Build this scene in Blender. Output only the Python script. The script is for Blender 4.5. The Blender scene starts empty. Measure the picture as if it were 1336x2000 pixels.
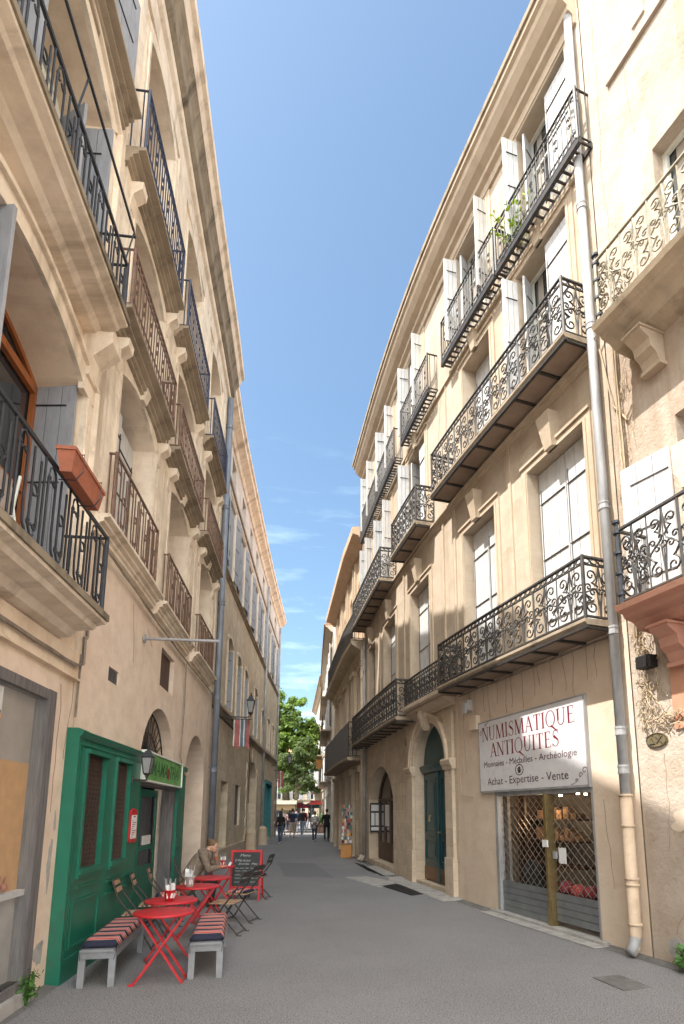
import bpy, bmesh, math, random
from mathutils import Vector, Matrix, noise
R_=math.radians; rnd=random.Random(7)
sc=bpy.context.scene; COL=sc.collection

# ---------------- camera, sky, sun, exposure ----------------
cam=bpy.data.cameras.new('camera'); co=bpy.data.objects.new('camera',cam); COL.objects.link(co)
cam.sensor_fit='VERTICAL'; cam.sensor_height=36; cam.sensor_width=24; cam.lens=36*1109/2000
cam.shift_x=-55/2000; cam.shift_y=395/2000; cam.clip_end=3000; cam.clip_start=.05
co.location=(0,0,1.65); co.rotation_euler=(R_(99.7),0,0); sc.camera=co
SUN_EL=58.5; SX,SY=-.88,-.475
w=bpy.data.worlds.new('World'); sc.world=w; w.use_nodes=True; nt=w.node_tree
bg=nt.nodes['Background']; sky=nt.nodes.new('ShaderNodeTexSky'); sky.sky_type='NISHITA'; sky.sun_disc=False
sky.sun_elevation=R_(SUN_EL); sky.sun_rotation=math.atan2(SX,SY); sky.air_density=1.0; sky.dust_density=2.2; sky.ozone_density=2.0
# thin cirrus low over the end of the street, mixed into the sky itself
tc=nt.nodes.new('ShaderNodeTexCoord'); mp=nt.nodes.new('ShaderNodeMapping'); mp.inputs['Scale'].default_value=(3.0,3.0,16)
nz=nt.nodes.new('ShaderNodeTexNoise'); nz.inputs['Scale'].default_value=1.6; nz.inputs['Detail'].default_value=7; nz.inputs['Roughness'].default_value=.62
cr=nt.nodes.new('ShaderNodeValToRGB'); cr.color_ramp.elements[0].position=.50; cr.color_ramp.elements[1].position=.80
sx=nt.nodes.new('ShaderNodeSeparateXYZ'); mr=nt.nodes.new('ShaderNodeMapRange')
mr.inputs[1].default_value=.62; mr.inputs[2].default_value=.10; mr.inputs[3].default_value=.0; mr.inputs[4].default_value=1.0
mu=nt.nodes.new('ShaderNodeMath'); mu.operation='MULTIPLY'; mx=nt.nodes.new('ShaderNodeMixRGB')
mx.inputs['Color2'].default_value=(5.6,6.3,7.2,1)
L=nt.links.new
L(tc.outputs['Generated'],mp.inputs['Vector']); L(mp.outputs[0],nz.inputs['Vector']); L(nz.outputs['Fac'],cr.inputs['Fac'])
L(tc.outputs['Generated'],sx.inputs[0]); L(sx.outputs['Z'],mr.inputs[0]); L(cr.outputs['Color'],mu.inputs[0]); L(mr.outputs[0],mu.inputs[1])
L(mu.outputs[0],mx.inputs['Fac']); L(sky.outputs[0],mx.inputs['Color1'])
# broken white cloud added to the unseen southern sky to brighten the shade
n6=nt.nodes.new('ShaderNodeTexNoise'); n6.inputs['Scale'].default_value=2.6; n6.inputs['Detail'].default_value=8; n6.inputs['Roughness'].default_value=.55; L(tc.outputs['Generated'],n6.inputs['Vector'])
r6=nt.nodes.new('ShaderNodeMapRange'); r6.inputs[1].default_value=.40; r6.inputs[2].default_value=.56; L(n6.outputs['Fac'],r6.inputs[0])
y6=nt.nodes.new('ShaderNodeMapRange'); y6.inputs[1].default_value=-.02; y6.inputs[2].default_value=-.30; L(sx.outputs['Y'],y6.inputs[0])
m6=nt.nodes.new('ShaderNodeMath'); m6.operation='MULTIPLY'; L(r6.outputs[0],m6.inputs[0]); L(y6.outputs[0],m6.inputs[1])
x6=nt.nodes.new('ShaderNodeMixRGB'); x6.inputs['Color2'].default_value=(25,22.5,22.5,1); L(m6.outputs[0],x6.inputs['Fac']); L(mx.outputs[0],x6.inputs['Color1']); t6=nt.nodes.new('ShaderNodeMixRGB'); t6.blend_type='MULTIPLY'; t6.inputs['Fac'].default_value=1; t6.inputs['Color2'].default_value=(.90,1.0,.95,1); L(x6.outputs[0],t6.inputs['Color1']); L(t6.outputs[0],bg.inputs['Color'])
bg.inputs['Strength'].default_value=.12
sd=bpy.data.lights.new('sun','SUN'); so=bpy.data.objects.new('sun',sd); COL.objects.link(so)
sd.energy=3.7; sd.angle=R_(.53); sd.color=(1,.95,.88)
dv=Vector((SX,SY,math.tan(R_(SUN_EL))*math.hypot(SX,SY))).normalized()
so.rotation_euler=dv.to_track_quat('Z','Y').to_euler(); so.location=(-20,-10,40)
vs=sc.view_settings; vs.view_transform='Standard'; vs.look='None'; vs.exposure=1.33; vs.gamma=1
try:
    sc.cycles.max_bounces=10; sc.cycles.diffuse_bounces=6; sc.cycles.transparent_max_bounces=12
except Exception: pass

# ---------------- materials ----------------
M={}
def _new(n):
    m=bpy.data.materials.new(n); m.use_nodes=True; t=m.node_tree; b=t.nodes['Principled BSDF']; M[n]=m; return m,t,b
def _noise(t,vec,scale,detail=4,rough=.55):
    n=t.nodes.new('ShaderNodeTexNoise'); n.inputs['Scale'].default_value=scale; n.inputs['Detail'].default_value=detail; n.inputs['Roughness'].default_value=rough
    if vec is not None: t.links.new(vec,n.inputs['Vector'])
    return n.outputs['Fac']
def _ramp(t,fac,a,b):
    r=t.nodes.new('ShaderNodeMapRange'); r.inputs[1].default_value=a; r.inputs[2].default_value=b; t.links.new(fac,r.inputs[0]); return r.outputs[0]
def _mix(t,fac,c1,c2,mode='MIX'):
    x=t.nodes.new('ShaderNodeMixRGB'); x.blend_type=mode
    if isinstance(fac,(int,float)): x.inputs[0].default_value=fac
    else: t.links.new(fac,x.inputs[0])
    for i,c in ((1,c1),(2,c2)):
        if isinstance(c,tuple): x.inputs[i].default_value=(*c,1)
        else: t.links.new(c,x.inputs[i])
    return x.outputs[0]
def _mul(t,a,k):
    x=t.nodes.new('ShaderNodeMath'); x.operation='MULTIPLY'; t.links.new(a,x.inputs[0])
    if isinstance(k,(int,float)): x.inputs[1].default_value=k
    else: t.links.new(k,x.inputs[1])
    return x.outputs[0]
def wallmat(n,base,light,stain,st=.5,streak=.35,joints=None,bump=.35,peel=None):
    m,t,b=_new(n); tcn=t.nodes.new('ShaderNodeTexCoord'); uv=tcn.outputs['UV']
    n1=_noise(t,uv,.55,8,.6); c=_mix(t,_ramp(t,n1,.35,.65),base,light)
    n5=_noise(t,uv,3.1,6,.65); c=_mix(t,_mul(t,_ramp(t,n5,.42,.7),.35),c,stain)
    mpn=t.nodes.new('ShaderNodeMapping'); mpn.inputs['Scale'].default_value=(2.6,.22,1); t.links.new(uv,mpn.inputs[0])
    n2=_noise(t,mpn.outputs[0],1.0,7,.65); c=_mix(t,_mul(t,_ramp(t,n2,.52,.75),streak),c,stain)
    n3=_noise(t,uv,1.7,10,.72); c=_mix(t,_mul(t,_ramp(t,n3,.56,.72),st),c,stain)
    n4=_noise(t,uv,38,3,.6); c=_mix(t,_mul(t,n4,.22),c,tuple(x*.72 for x in base))
    bs=t.nodes.new('ShaderNodeBump'); bs.inputs['Strength'].default_value=bump; bs.inputs['Distance'].default_value=.02
    h=_noise(t,uv,14,8,.7)
    if joints:
        br=t.nodes.new('ShaderNodeTexBrick'); t.links.new(uv,br.inputs['Vector']); br.inputs['Scale'].default_value=1
        br.inputs['Brick Width'].default_value=joints[0]; br.inputs['Row Height'].default_value=joints[1]; br.inputs['Mortar Size'].default_value=.006
        br.inputs['Mortar Smooth'].default_value=.4; br.inputs['Color1'].default_value=(1,1,1,1); br.inputs['Color2'].default_value=(.86,.85,.83,1); br.inputs['Mortar'].default_value=(*([joints[2]]*3),1)
        c=_mix(t,.9,c,br.outputs['Color'],'MULTIPLY')
        sb=t.nodes.new('ShaderNodeMath'); sb.operation='SUBTRACT'; t.links.new(h,sb.inputs[0]); t.links.new(br.outputs['Fac'],sb.inputs[1]); h=sb.outputs[0]
    if peel:
        np_=_noise(t,uv,1.3,9,.7); f=_ramp(t,np_,.63,.645); c=_mix(t,f,c,peel)
    t.links.new(c,b.inputs['Base Color']); t.links.new(h,bs.inputs['Height']); t.links.new(bs.outputs[0],b.inputs['Normal'])
    b.inputs['Roughness'].default_value=.92; b.inputs['Specular IOR Level'].default_value=.2
    return m
def mat(n,col,rough=.6,metal=0,var=.18,scale=9,bump=.0,stain=None,coat=0,spec=.5,sv=(1,1,1),emit=0,sf=.5):
    m,t,b=_new(n); tcn=t.nodes.new('ShaderNodeTexCoord'); v=tcn.outputs['Object']
    mpn=t.nodes.new('ShaderNodeMapping'); mpn.inputs['Scale'].default_value=sv; t.links.new(v,mpn.inputs[0]); v=mpn.outputs[0]
    f=_noise(t,v,scale,6,.6); c=_mix(t,_ramp(t,f,.3,.7),tuple(x*(1-var) for x in col),tuple(min(1,x*(1+var)) for x in col))
    if stain:
        g=_noise(t,v,scale*.6+1.3,9,.7); c=_mix(t,_mul(t,_ramp(t,g,.5,.66),sf),c,stain)
    t.links.new(c,b.inputs['Base Color']); b.inputs['Roughness'].default_value=rough; b.inputs['Metallic'].default_value=metal; b.inputs['Specular IOR Level'].default_value=spec
    b.inputs['Coat Weight'].default_value=coat
    if bump:
        bs=t.nodes.new('ShaderNodeBump'); bs.inputs['Strength'].default_value=bump; bs.inputs['Distance'].default_value=.01
        t.links.new(_noise(t,v,scale*3,6,.65),bs.inputs['Height']); t.links.new(bs.outputs[0],b.inputs['Normal'])
    if emit:
        t.links.new(c,b.inputs['Emission Color']); b.inputs['Emission Strength'].default_value=emit
    return m
wallmat('wall_left_near',(.80,.64,.47),(.86,.73,.58),(.36,.22,.12),.55,.5)
wallmat('wall_left',(.82,.68,.53),(.87,.76,.63),(.36,.24,.15),.42,.45)
wallmat('wall_left_low',(.77,.62,.49),(.82,.68,.56),(.42,.30,.20),.25,.3)
wallmat('wall_left_upper',(.66,.59,.52),(.72,.66,.60),(.4,.34,.29),.5,.7,(.75,.33,.8))
wallmat('wall_left_far',(.68,.57,.42),(.76,.66,.51),(.26,.20,.13),.5,.6,(.75,.33,.72))
wallmat('wall_right',(.52,.43,.335),(.60,.51,.41),(.36,.26,.17),.5,.55,(.9,.36,.93))
wallmat('stone_right',(.62,.51,.39),(.70,.59,.46),(.27,.20,.135),.5,.4,(.62,.34,.72))
wallmat('wall_shop',(.67,.55,.43),(.73,.61,.49),(.48,.34,.22),.3,.25)
wallmat('wall_corner',(.46,.38,.305),(.58,.50,.425),(.32,.215,.135),.75,.75,None,1.0)
wallmat('wall_pink',(.50,.25,.16),(.56,.30,.2),(.40,.20,.12),.3,.3)
wallmat('mossy_stone',(.20,.165,.12),(.40,.33,.24),(.025,.022,.018),1.0,1.0)
wallmat('wall_orange',(.62,.44,.29),(.66,.5,.36),(.45,.2,.1),.3,.3)
wallmat('wall_far_cream',(.60,.50,.37),(.70,.60,.47),(.45,.35,.24),.4,.4)
wallmat('wall_far_white',(.68,.62,.54),(.74,.69,.62),(.5,.42,.33),.4,.4)
wallmat('cornice_stone',(.52,.42,.30),(.60,.50,.37),(.17,.135,.10),.75,.5)
wallmat('trim_left',(.80,.67,.52),(.87,.77,.64),(.26,.19,.12),.8,.8)
wallmat('dirty_stone',(.34,.275,.20),(.44,.36,.27),(.07,.055,.045),.9,.7)
wallmat('trim_right',(.52,.42,.31),(.58,.48,.37),(.32,.235,.155),.45,.4)
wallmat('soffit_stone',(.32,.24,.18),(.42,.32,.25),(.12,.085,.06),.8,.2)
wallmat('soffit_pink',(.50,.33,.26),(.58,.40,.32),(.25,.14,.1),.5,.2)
wallmat('red_stone',(.50,.24,.17),(.58,.33,.25),(.40,.26,.18),.5,.3)
wallmat('tiles',(.45,.24,.15),(.55,.33,.22),(.2,.12,.08),.6,.3,(.2,.3,.5))
mat('shutter_white',(.56,.56,.56),.75,0,.08,7,.2,(.42,.40,.37),sv=(3,3,.6))
mat('shutter_gray',(.30,.31,.335),.7,0,.1,6,.15,(.2,.2,.2),sv=(3,3,.6))
mat('shutter_far',(.30,.31,.32),.8,0,.15,6,.1)
mat('iron_black',(.045,.043,.042),.55,.3,.4,20,0,(.12,.07,.045))
mat('iron_light',(.25,.22,.16),.6,.2,.3,14,0,(.13,.10,.07))
mat('iron_rust',(.16,.10,.075),.7,.2,.4,14,0,(.3,.14,.07))
mat('iron_blue',(.035,.045,.085),.5,.2,.3,14,0,(.12,.1,.1))
mat('iron_dark_blue',(.035,.04,.05),.5,.3,.3,14)
mat('zinc',(.34,.34,.345),.6,.15,.22,5,.1,(.2,.2,.2),sv=(1,1,.4))
mat('pipe_blue',(.20,.225,.27),.5,.2,.2,5,.1,(.12,.12,.13),sv=(1,1,.4))
mat('pipe_cream',(.60,.46,.33),.6,0,.12,5,.05,(.42,.3,.2))
mat('green_paint',(.010,.145,.09),.38,0,.14,4,.04,(.03,.11,.075),coat=.1,sf=.9)
mat('green_light',(.13,.34,.10),.4,0,.4,5,0,(.24,.42,.17))
mat('white_trim',(.72,.74,.68),.5,0,.05)
mat('teal_door',(.010,.058,.068),.4,0,.25,3,.05,(.02,.08,.085),coat=.2)
mat('bronze',(.34,.26,.13),.35,.75,.25,8)
mat('brown_wood',(.085,.045,.03),.55,0,.3,8,.1,sv=(1,1,.2))
mat('orange_wood',(.33,.105,.03),.4,0,.25,8,.05,sv=(1,1,.2))
mat('gray_wood',(.15,.14,.14),.8,0,.35,9,.4,(.05,.045,.04),sv=(4,4,.3))
mat('slat_wood',(.42,.27,.17),.6,0,.25,9,.1); mat('back_wood',(.40,.25,.15),.6,0,.25,9,.1)
mat('bench_gray',(.22,.225,.24),.7,0,.2,8,.15,(.2,.2,.2))
mat('red_paint',(.50,.018,.026),.45,.0,.15,7,.05,(.36,.03,.03),spec=.5,sf=.8)
mat('dark',(.012,.011,.012),.6,0,.3,3)
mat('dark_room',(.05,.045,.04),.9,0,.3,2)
mat('glass_dark',(.035,.04,.045),.06,0,.3,1.3,spec=.9)
mat('interior_gray',(.34,.32,.30),.9,0,.3,2)
mat('curtain_and_reflection',(.34,.30,.26),.9,0,.2,2)  # white curtains darkened to look behind glass; also paints a shop-glass reflection
mat('glass_lamp',(.30,.31,.31),.15,0,.1,3)
mat('sign_white',(.66,.65,.67),.35,0,.06,3,0,(.52,.5,.5))
mat('ink_red',(.20,.012,.025),.5,0,.05)
mat('ink_dark',(.085,.03,.045),.5,0,.05)
mat('ink_green',(.02,.10,.03),.5,0,.05)
mat('paper',(.75,.75,.74),.8,0,.06,12)
mat('terracotta',(.36,.115,.06),.75,0,.2,6,.1,(.2,.08,.05))
mat('concrete',(.38,.365,.345),.9,0,.15,5,.3,(.15,.14,.13))
mat('steel_slat',(.30,.32,.33),.35,.7,.15,5)
mat('steel_mesh',(.42,.42,.40),.35,.8,.15,5)
mat('board_black',(.025,.028,.03),.6,0,.4,5,0,(.06,.065,.07))
mat('chalk',(.42,.45,.44),.9,0,.1)
mat('plate_brown',(.16,.085,.04),.5,.2,.3,6); mat('yellow_wood',(.46,.20,.045),.5,0,.15,6)
mat('cable',(.24,.20,.16),.8,0,.3,9)
mat('cable_dark',(.05,.045,.04),.8,0,.3,9)
mat('skin',(.55,.31,.215),.5,0,.08,10)
mat('hair_dark',(.02,.013,.01),.6,0,.3,30); mat('hair_blond',(.15,.085,.045),.6,0,.7,60,.6,(.32,.22,.12)); mat('hair_gray',(.3,.28,.26),.7,0,.3,30); mat('hair_brown',(.06,.033,.02),.6,0,.3,30)
mat('coat_taupe',(.22,.165,.125),.9,0,.3,16,1.0,(.13,.09,.065))
for n,c in dict(cloth_black=(.012,.012,.015),cloth_navy=(.018,.028,.06),cloth_beige=(.42,.35,.30),cloth_jean=(.05,.075,.13),cloth_grayblue=(.14,.17,.22),cloth_white=(.65,.65,.63),cloth_red=(.42,.07,.065),flag_red=(.40,.13,.12),cloth_lilac=(.30,.26,.27),cloth_bag=(.45,.44,.42),leather=(.16,.06,.03),cloth_teal=(.05,.2,.22),cloth_pink=(.5,.28,.28),shoe=(.03,.03,.03),shoe_white=(.6,.6,.6),awning_red=(.5,.06,.045),awning_white=(.65,.6,.5),straw=(.5,.36,.2),umb_dark=(.02,.06,.06),umb_red=(.3,.02,.04),orange_blind=(.55,.30,.10),beige_in=(.48,.40,.31),sock_orange=(.45,.12,.04)).items(): mat(n,c,.85,0,.12,10)
mat('warm_lit',(.36,.22,.12),.8,0,.3,2.5); mat('bulb',(1,.85,.6),.5,0,0,1,emit=12)
mat('onion',(.30,.09,.035),.4,0,.4,10); mat('jar_amber',(.6,.27,.03),.2,0,.2,10); mat('cushion_red',(.26,.04,.05),.9,0,.6,9,0,(.06,.07,.16)); 
mat('leaf_light',(.13,.21,.035),.55,0,.5,1.1,0,(.04,.09,.018),sf=.7); mat('leaf_gray',(.105,.15,.055),.6,0,.4,1.1,0,(.04,.08,.03),sf=.7); mat('leaf_weed',(.05,.13,.02),.5,0,.4,9); mat('leaf_lime',(.35,.5,.03),.5,0,.3,9)
mat('bark',(.20,.17,.12),.9,0,.4,3,.5,(.38,.35,.28)); mat('twig',(.42,.33,.22),.9,0,.2,9); mat('brass_plate',(.25,.20,.11),.5,.5,.2,12)
for k in ('leaf_light','leaf_gray'):
    b=M[k].node_tree.nodes['Principled BSDF']; t=M[k].node_tree; tr=t.nodes.new('ShaderNodeBsdfTranslucent'); ms=t.nodes.new('ShaderNodeMixShader'); ms.inputs[0].default_value=.45
    src=b.inputs['Base Color'].links[0].from_socket; mm=_mix(t,.5,src,(.28,.42,.02)); t.links.new(mm,tr.inputs[0]); out=t.nodes['Material Output']
    t.links.new(b.outputs[0],ms.inputs[1]); t.links.new(tr.outputs[0],ms.inputs[2]); t.links.new(ms.outputs[0],out.inputs[0])
mat('patch_asphalt',(.182,.182,.192),.9,0,.2,60,.5,(.15,.15,.155)); mat('patch_dark',(.155,.15,.145),.9,0,.3,6,.4,(.10,.09,.08))
def stripes():
    m,t,b=_new('stripes'); tcn=t.nodes.new('ShaderNodeTexCoord'); sxn=t.nodes.new('ShaderNodeSeparateXYZ'); t.links.new(tcn.outputs['UV'],sxn.inputs[0])
    fr=t.nodes.new('ShaderNodeMath'); fr.operation='FRACT'; t.links.new(sxn.outputs[1],fr.inputs[0])
    r=t.nodes.new('ShaderNodeValToRGB'); t.links.new(fr.outputs[0],r.inputs[0]); r.color_ramp.interpolation='CONSTANT'
    st=[(0,(.015,.018,.04)),(.36,(.5,.36,.30)),(.42,(.55,.07,.06)),(.56,(.50,.19,.15)),(.66,(.62,.5,.42)),(.72,(.5,.05,.05)),(.84,(.45,.2,.17)),(.93,(.6,.5,.45))]
    e=r.color_ramp.elements; e[0].position=0; e[0].color=(*st[0][1],1); e[1].position=st[1][0]; e[1].color=(*st[1][1],1)
    for p,c in st[2:]: q=e.new(p); q.color=(*c,1)
    t.links.new(r.outputs[0],b.inputs['Base Color']); b.inputs['Roughness'].default_value=.9
    bs=t.nodes.new('ShaderNodeBump'); bs.inputs['Strength'].default_value=.3; t.links.new(_noise(t,tcn.outputs['UV'],40,4),bs.inputs['Height']); t.links.new(bs.outputs[0],b.inputs['Normal'])
stripes()
def groundmat():
    m,t,b=_new('asphalt'); tcn=t.nodes.new('ShaderNodeTexCoord'); v=tcn.outputs['Object']
    f=_noise(t,v,.35,6,.6); c=_mix(t,_ramp(t,f,.35,.65),(.170,.171,.182),(.222,.222,.232))
    f5=_noise(t,v,2.2,7,.7); c=_mix(t,_mul(t,_ramp(t,f5,.48,.7),.5),c,(.165,.158,.158))
    f2=_noise(t,v,95,2,.5); c=_mix(t,_ramp(t,f2,.50,.68),c,(.42,.40,.38)); f3=_noise(t,v,60,2,.5); c=_mix(t,_mul(t,_ramp(t,f3,.55,.65),.6),c,(.05,.048,.048))
    t.links.new(c,b.inputs['Base Color']); b.inputs['Roughness'].default_value=.85
    bs=t.nodes.new('ShaderNodeBump'); bs.inputs['Strength'].default_value=.55; bs.inputs['Distance'].default_value=.006
    t.links.new(_noise(t,v,70,4,.7),bs.inputs['Height']); t.links.new(bs.outputs[0],b.inputs['Normal'])
groundmat()

# ---------------- facade coordinate system (s along, d out to the street, z up) ----------------
class Fac:
    def __init__(f,P,side,s_org=0,n=40):
        P=[Vector(p) for p in P]; T=[]; out=[]
        for i in range(len(P)):
            a=P[max(i-1,0)]; b=P[min(i+1,len(P)-1)]; T.append((b-a).normalized())
        for i in range(len(P)-1):
            l=(P[i+1]-P[i]).length
            for k in range(n):
                t=k/n; out.append((2*t**3-3*t*t+1)*P[i]+(t**3-2*t*t+t)*l*T[i]+(-2*t**3+3*t*t)*P[i+1]+(t**3-t*t)*l*T[i+1])
        out.append(P[-1]); f.c=out; f.s=[0]
        for i in range(1,len(out)): f.s.append(f.s[-1]+(out[i]-out[i-1]).length)
        off=f.s[s_org*n]; f.s=[x-off for x in f.s]; f.side=side
    def at(f,u):
        import bisect
        i=min(max(bisect.bisect_right(f.s,u)-1,0),len(f.s)-2); t=(u-f.s[i])/(f.s[i+1]-f.s[i]); p=f.c[i].lerp(f.c[i+1],t)
        tg=(f.c[min(i+4,len(f.c)-1)]-f.c[max(i-3,0)]).normalized(); n=Vector((tg.y,-tg.x))*(-1 if f.side=='R' else 1)
        return p,n,tg
    def xyz(f,s,d,z):
        p,n,t=f.at(s); return Vector((p.x+n.x*d,p.y+n.y*d,z))
FR=Fac([(6.21,-1.0),(4.75,2.8),(3.87,5.1),(3.12,7.05),(1.78,10.95),(0.85,14.5),(-0.27,20.0),(-0.60,21.6),(-1.42,26.6),(-2.06,30.5),(-2.4,32.6)],'R',1)
FL=Fac([(-2.1,-7),(-2.6,1),(-2.85,3.5),(-3.12,5.85),(-3.3,7.5),(-3.53,9.3),(-3.75,11.15),(-3.98,13.2),(-4.2,14.9)],'L',1)
FL2=Fac([(-4.45,15.0),(-4.75,17.5),(-5.1,21.5),(-5.7,29),(-6.3,38)],'L')
FR3=Fac([(-2.12,31.0),(-2.85,38),(-3.85,48)],'R'); FR4=Fac([(-3.9,48.1),(-5.0,56),(-6.4,66)],'R')
FB=Fac([(-26,84),(-14,86),(-1,87)],'L')

# ---------------- mesh builder ----------------
LOC={}
class MB:
    def __init__(b,F=None): b.v=[]; b.f=[]; b.uv=[]; b.F=F
    def p(b,q): return tuple(b.F.xyz(*q)) if b.F else tuple(q)
    def face(b,pts,uv=None):
        i=len(b.v); b.v+= [b.p(q) for q in pts]; b.f.append(tuple(range(i,i+len(pts))))
        b.uv.append(uv if uv else [(q[0],q[2]) for q in pts])
    def grid(b,rows,closed=False,caps=False,uv=None):   # rows: list of rings of points (facade or world)
        i0=len(b.v); n=len(rows[0])
        for r in rows: b.v+=[b.p(q) for q in r]
        for i in range(len(rows)-1):
            for j in range(n if closed else n-1):
                k=(j+1)%n; a,c,d,e=i0+i*n+j,i0+i*n+k,i0+(i+1)*n+k,i0+(i+1)*n+j; b.f.append((a,c,d,e))
                q=[rows[i][j],rows[i][k],rows[i+1][k],rows[i+1][j]]
                b.uv.append([uv(*x) for x in q] if uv else [(x[0]+ (0 if b.F else x[1]),x[2]+(.7*x[1] if b.F else 0)) for x in q])
        if caps:
            for r,o in ((0,1),(len(rows)-1,0)):
                ids=[i0+r*n+j for j in range(n)]; b.f.append(tuple(ids)); b.uv.append([(x[1],x[2]) for x in rows[r]])
    def sweep(b,prof,s0,s1,caps=True,step=.6):
        n=max(1,math.ceil(abs(s1-s0)/step)) if b.F else 1
        b.grid([[(s0+(s1-s0)*i/n,d,z) for d,z in prof] for i in range(n+1)],True,caps)
    def box(b,s0,s1,d0,d1,z0,z1,step=.6): b.sweep([(d0,z0),(d1,z0),(d1,z1),(d0,z1)],s0,s1,True,step)
    def cbox(b,c,h,rot=0,tilt=None):
        m=Matrix.Rotation(rot,3,'Z')
        if tilt: m=m@Matrix.Rotation(tilt[1],3,tilt[0])
        q=[Vector(c)+m@Vector((x*h[0],y*h[1],z*h[2])) for z in (-1,1) for x,y in ((-1,-1),(1,-1),(1,1),(-1,1))]
        b.grid([[tuple(x) for x in q[:4]],[tuple(x) for x in q[4:]]],True,True)
    def prism(b,pts,d0,d1):    # polygon in (s,z), extruded in d
        b.face([(s,d1,z) for s,z in pts]); b.face([(s,d0,z) for s,z in pts])
        n=len(pts)
        for i in range(n):
            a,c=pts[i],pts[(i+1)%n]; b.face([(a[0],d0,a[1]),(c[0],d0,c[1]),(c[0],d1,c[1]),(a[0],d1,a[1])])
    def tube(b,pts,r,n=4,caps=True,r2=None,closed=False):
        P=[Vector(b.p(q)) for q in pts]; F=b.F; b.F=None; rows=[]; N=len(P)
        up=Vector((.13,.29,.95)).normalized()
        for i,q in enumerate(P):
            a=P[i-1] if (i>0 or closed) else P[i]; c=P[(i+1)%N] if (i<N-1 or closed) else P[i]; t=(c-a)
            t=t.normalized() if t.length>1e-9 else Vector((0,0,1))
            x=t.cross(up); x=x.normalized() if x.length>1e-4 else Vector((1,0,0)); y=t.cross(x)
            rr=r if r2 is None else r+(r2-r)*i/max(1,N-1)
            rows.append([tuple(q+x*rr*math.cos(2*math.pi*k/n+.785)+y*rr*math.sin(2*math.pi*k/n+.785)) for k in range(n)])
        if closed: rows.append(rows[0])
        b.grid(rows,True,caps and not closed); b.F=F
    def lathe(b,c,prof,n=20,sx_=1,sy_=1):
        rows=[[(c[0]+r*math.cos(2*math.pi*k/n)*sx_,c[1]+r*math.sin(2*math.pi*k/n)*sy_,c[2]+z) for k in range(n)] for r,z in prof]
        b.grid(rows,True,True)
    def ball(b,c,r,n=10,m=7):
        rr=r if isinstance(r,(tuple,list)) else (r,r,r)
        b.grid([[(c[0]+rr[0]*math.sin(math.pi*(i+.02)/(m+.04))*math.cos(2*math.pi*k/n),c[1]+rr[1]*math.sin(math.pi*(i+.02)/(m+.04))*math.sin(2*math.pi*k/n),c[2]+rr[2]*math.cos(math.pi*(i+.02)/(m+.04))) for k in range(n)] for i in range(m+1)],True,True)
    def build(b,name,m,parent=None,smooth=False,label=None,bevel=0,mats=None,recalc=True):
        me=bpy.data.meshes.new(name); org=LOC.get(parent.name,Vector()) if parent else getattr(b,'org',Vector())
        me.from_pydata([tuple(Vector(q)-org) for q in b.v],[],b.f)
        ul=me.uv_layers.new(name='UVMap'); i=0; data=[0.0]*(2*len(me.loops))
        for poly,u in zip(me.polygons,b.uv):
            for k,li in enumerate(poly.loop_indices): data[2*li],data[2*li+1]=u[k]
        ul.data.foreach_set('uv',data)
        me.materials.append(M[m] if isinstance(m,str) else m)
        if recalc:
            bm=bmesh.new(); bm.from_mesh(me); bmesh.ops.remove_doubles(bm,verts=bm.verts,dist=.0004)
            bmesh.ops.recalc_face_normals(bm,faces=bm.faces); bm.to_mesh(me); bm.free()
        if smooth: me.polygons.foreach_set('use_smooth',[True]*len(me.polygons))
        o=bpy.data.objects.new(name,me); COL.objects.link(o)
        if parent: o.parent=parent; LOC[o.name]=org
        else: o.location=org; LOC[o.name]=org
        if bevel:
            md=o.modifiers.new('bevel','BEVEL'); md.width=bevel; md.segments=2; md.limit_method='ANGLE'
        if label: o['label']=label
        return o
def tag(o,label,cat,group=None,kind=None):
    if label: o['label']=label
    if cat: o['category']=cat
    if group: o['group']=group
    if kind: o['kind']=kind
    return o
def thing(name,loc,label,cat,group=None,rot=0):
    o=bpy.data.objects.new(name,None); COL.objects.link(o); o.location=loc; o.rotation_euler=(0,0,rot); o.empty_display_size=.2
    LOC[o.name]=Vector(loc); return tag(o,label,cat,group)
def dup(root,loc,rot=0,label=None,group=None,swap=None):
    def cp(o,par):
        c=o.copy(); COL.objects.link(c)
        if par: c.parent=par
        LOC[c.name]=LOC.get(o.name,Vector())
        if swap and c.type=='MESH' and c.data.materials and c.data.materials[0].name in swap:
            c.data=c.data.copy(); c.data.materials[0]=M[swap[c.data.materials[0].name]]
        for ch in list(o.children): cp(ch,c)
        return c
    r=cp(root,None); r.location=loc; r.rotation_euler=(0,0,rot)
    if label: r['label']=label
    if group: r['group']=group
    return r

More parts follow.
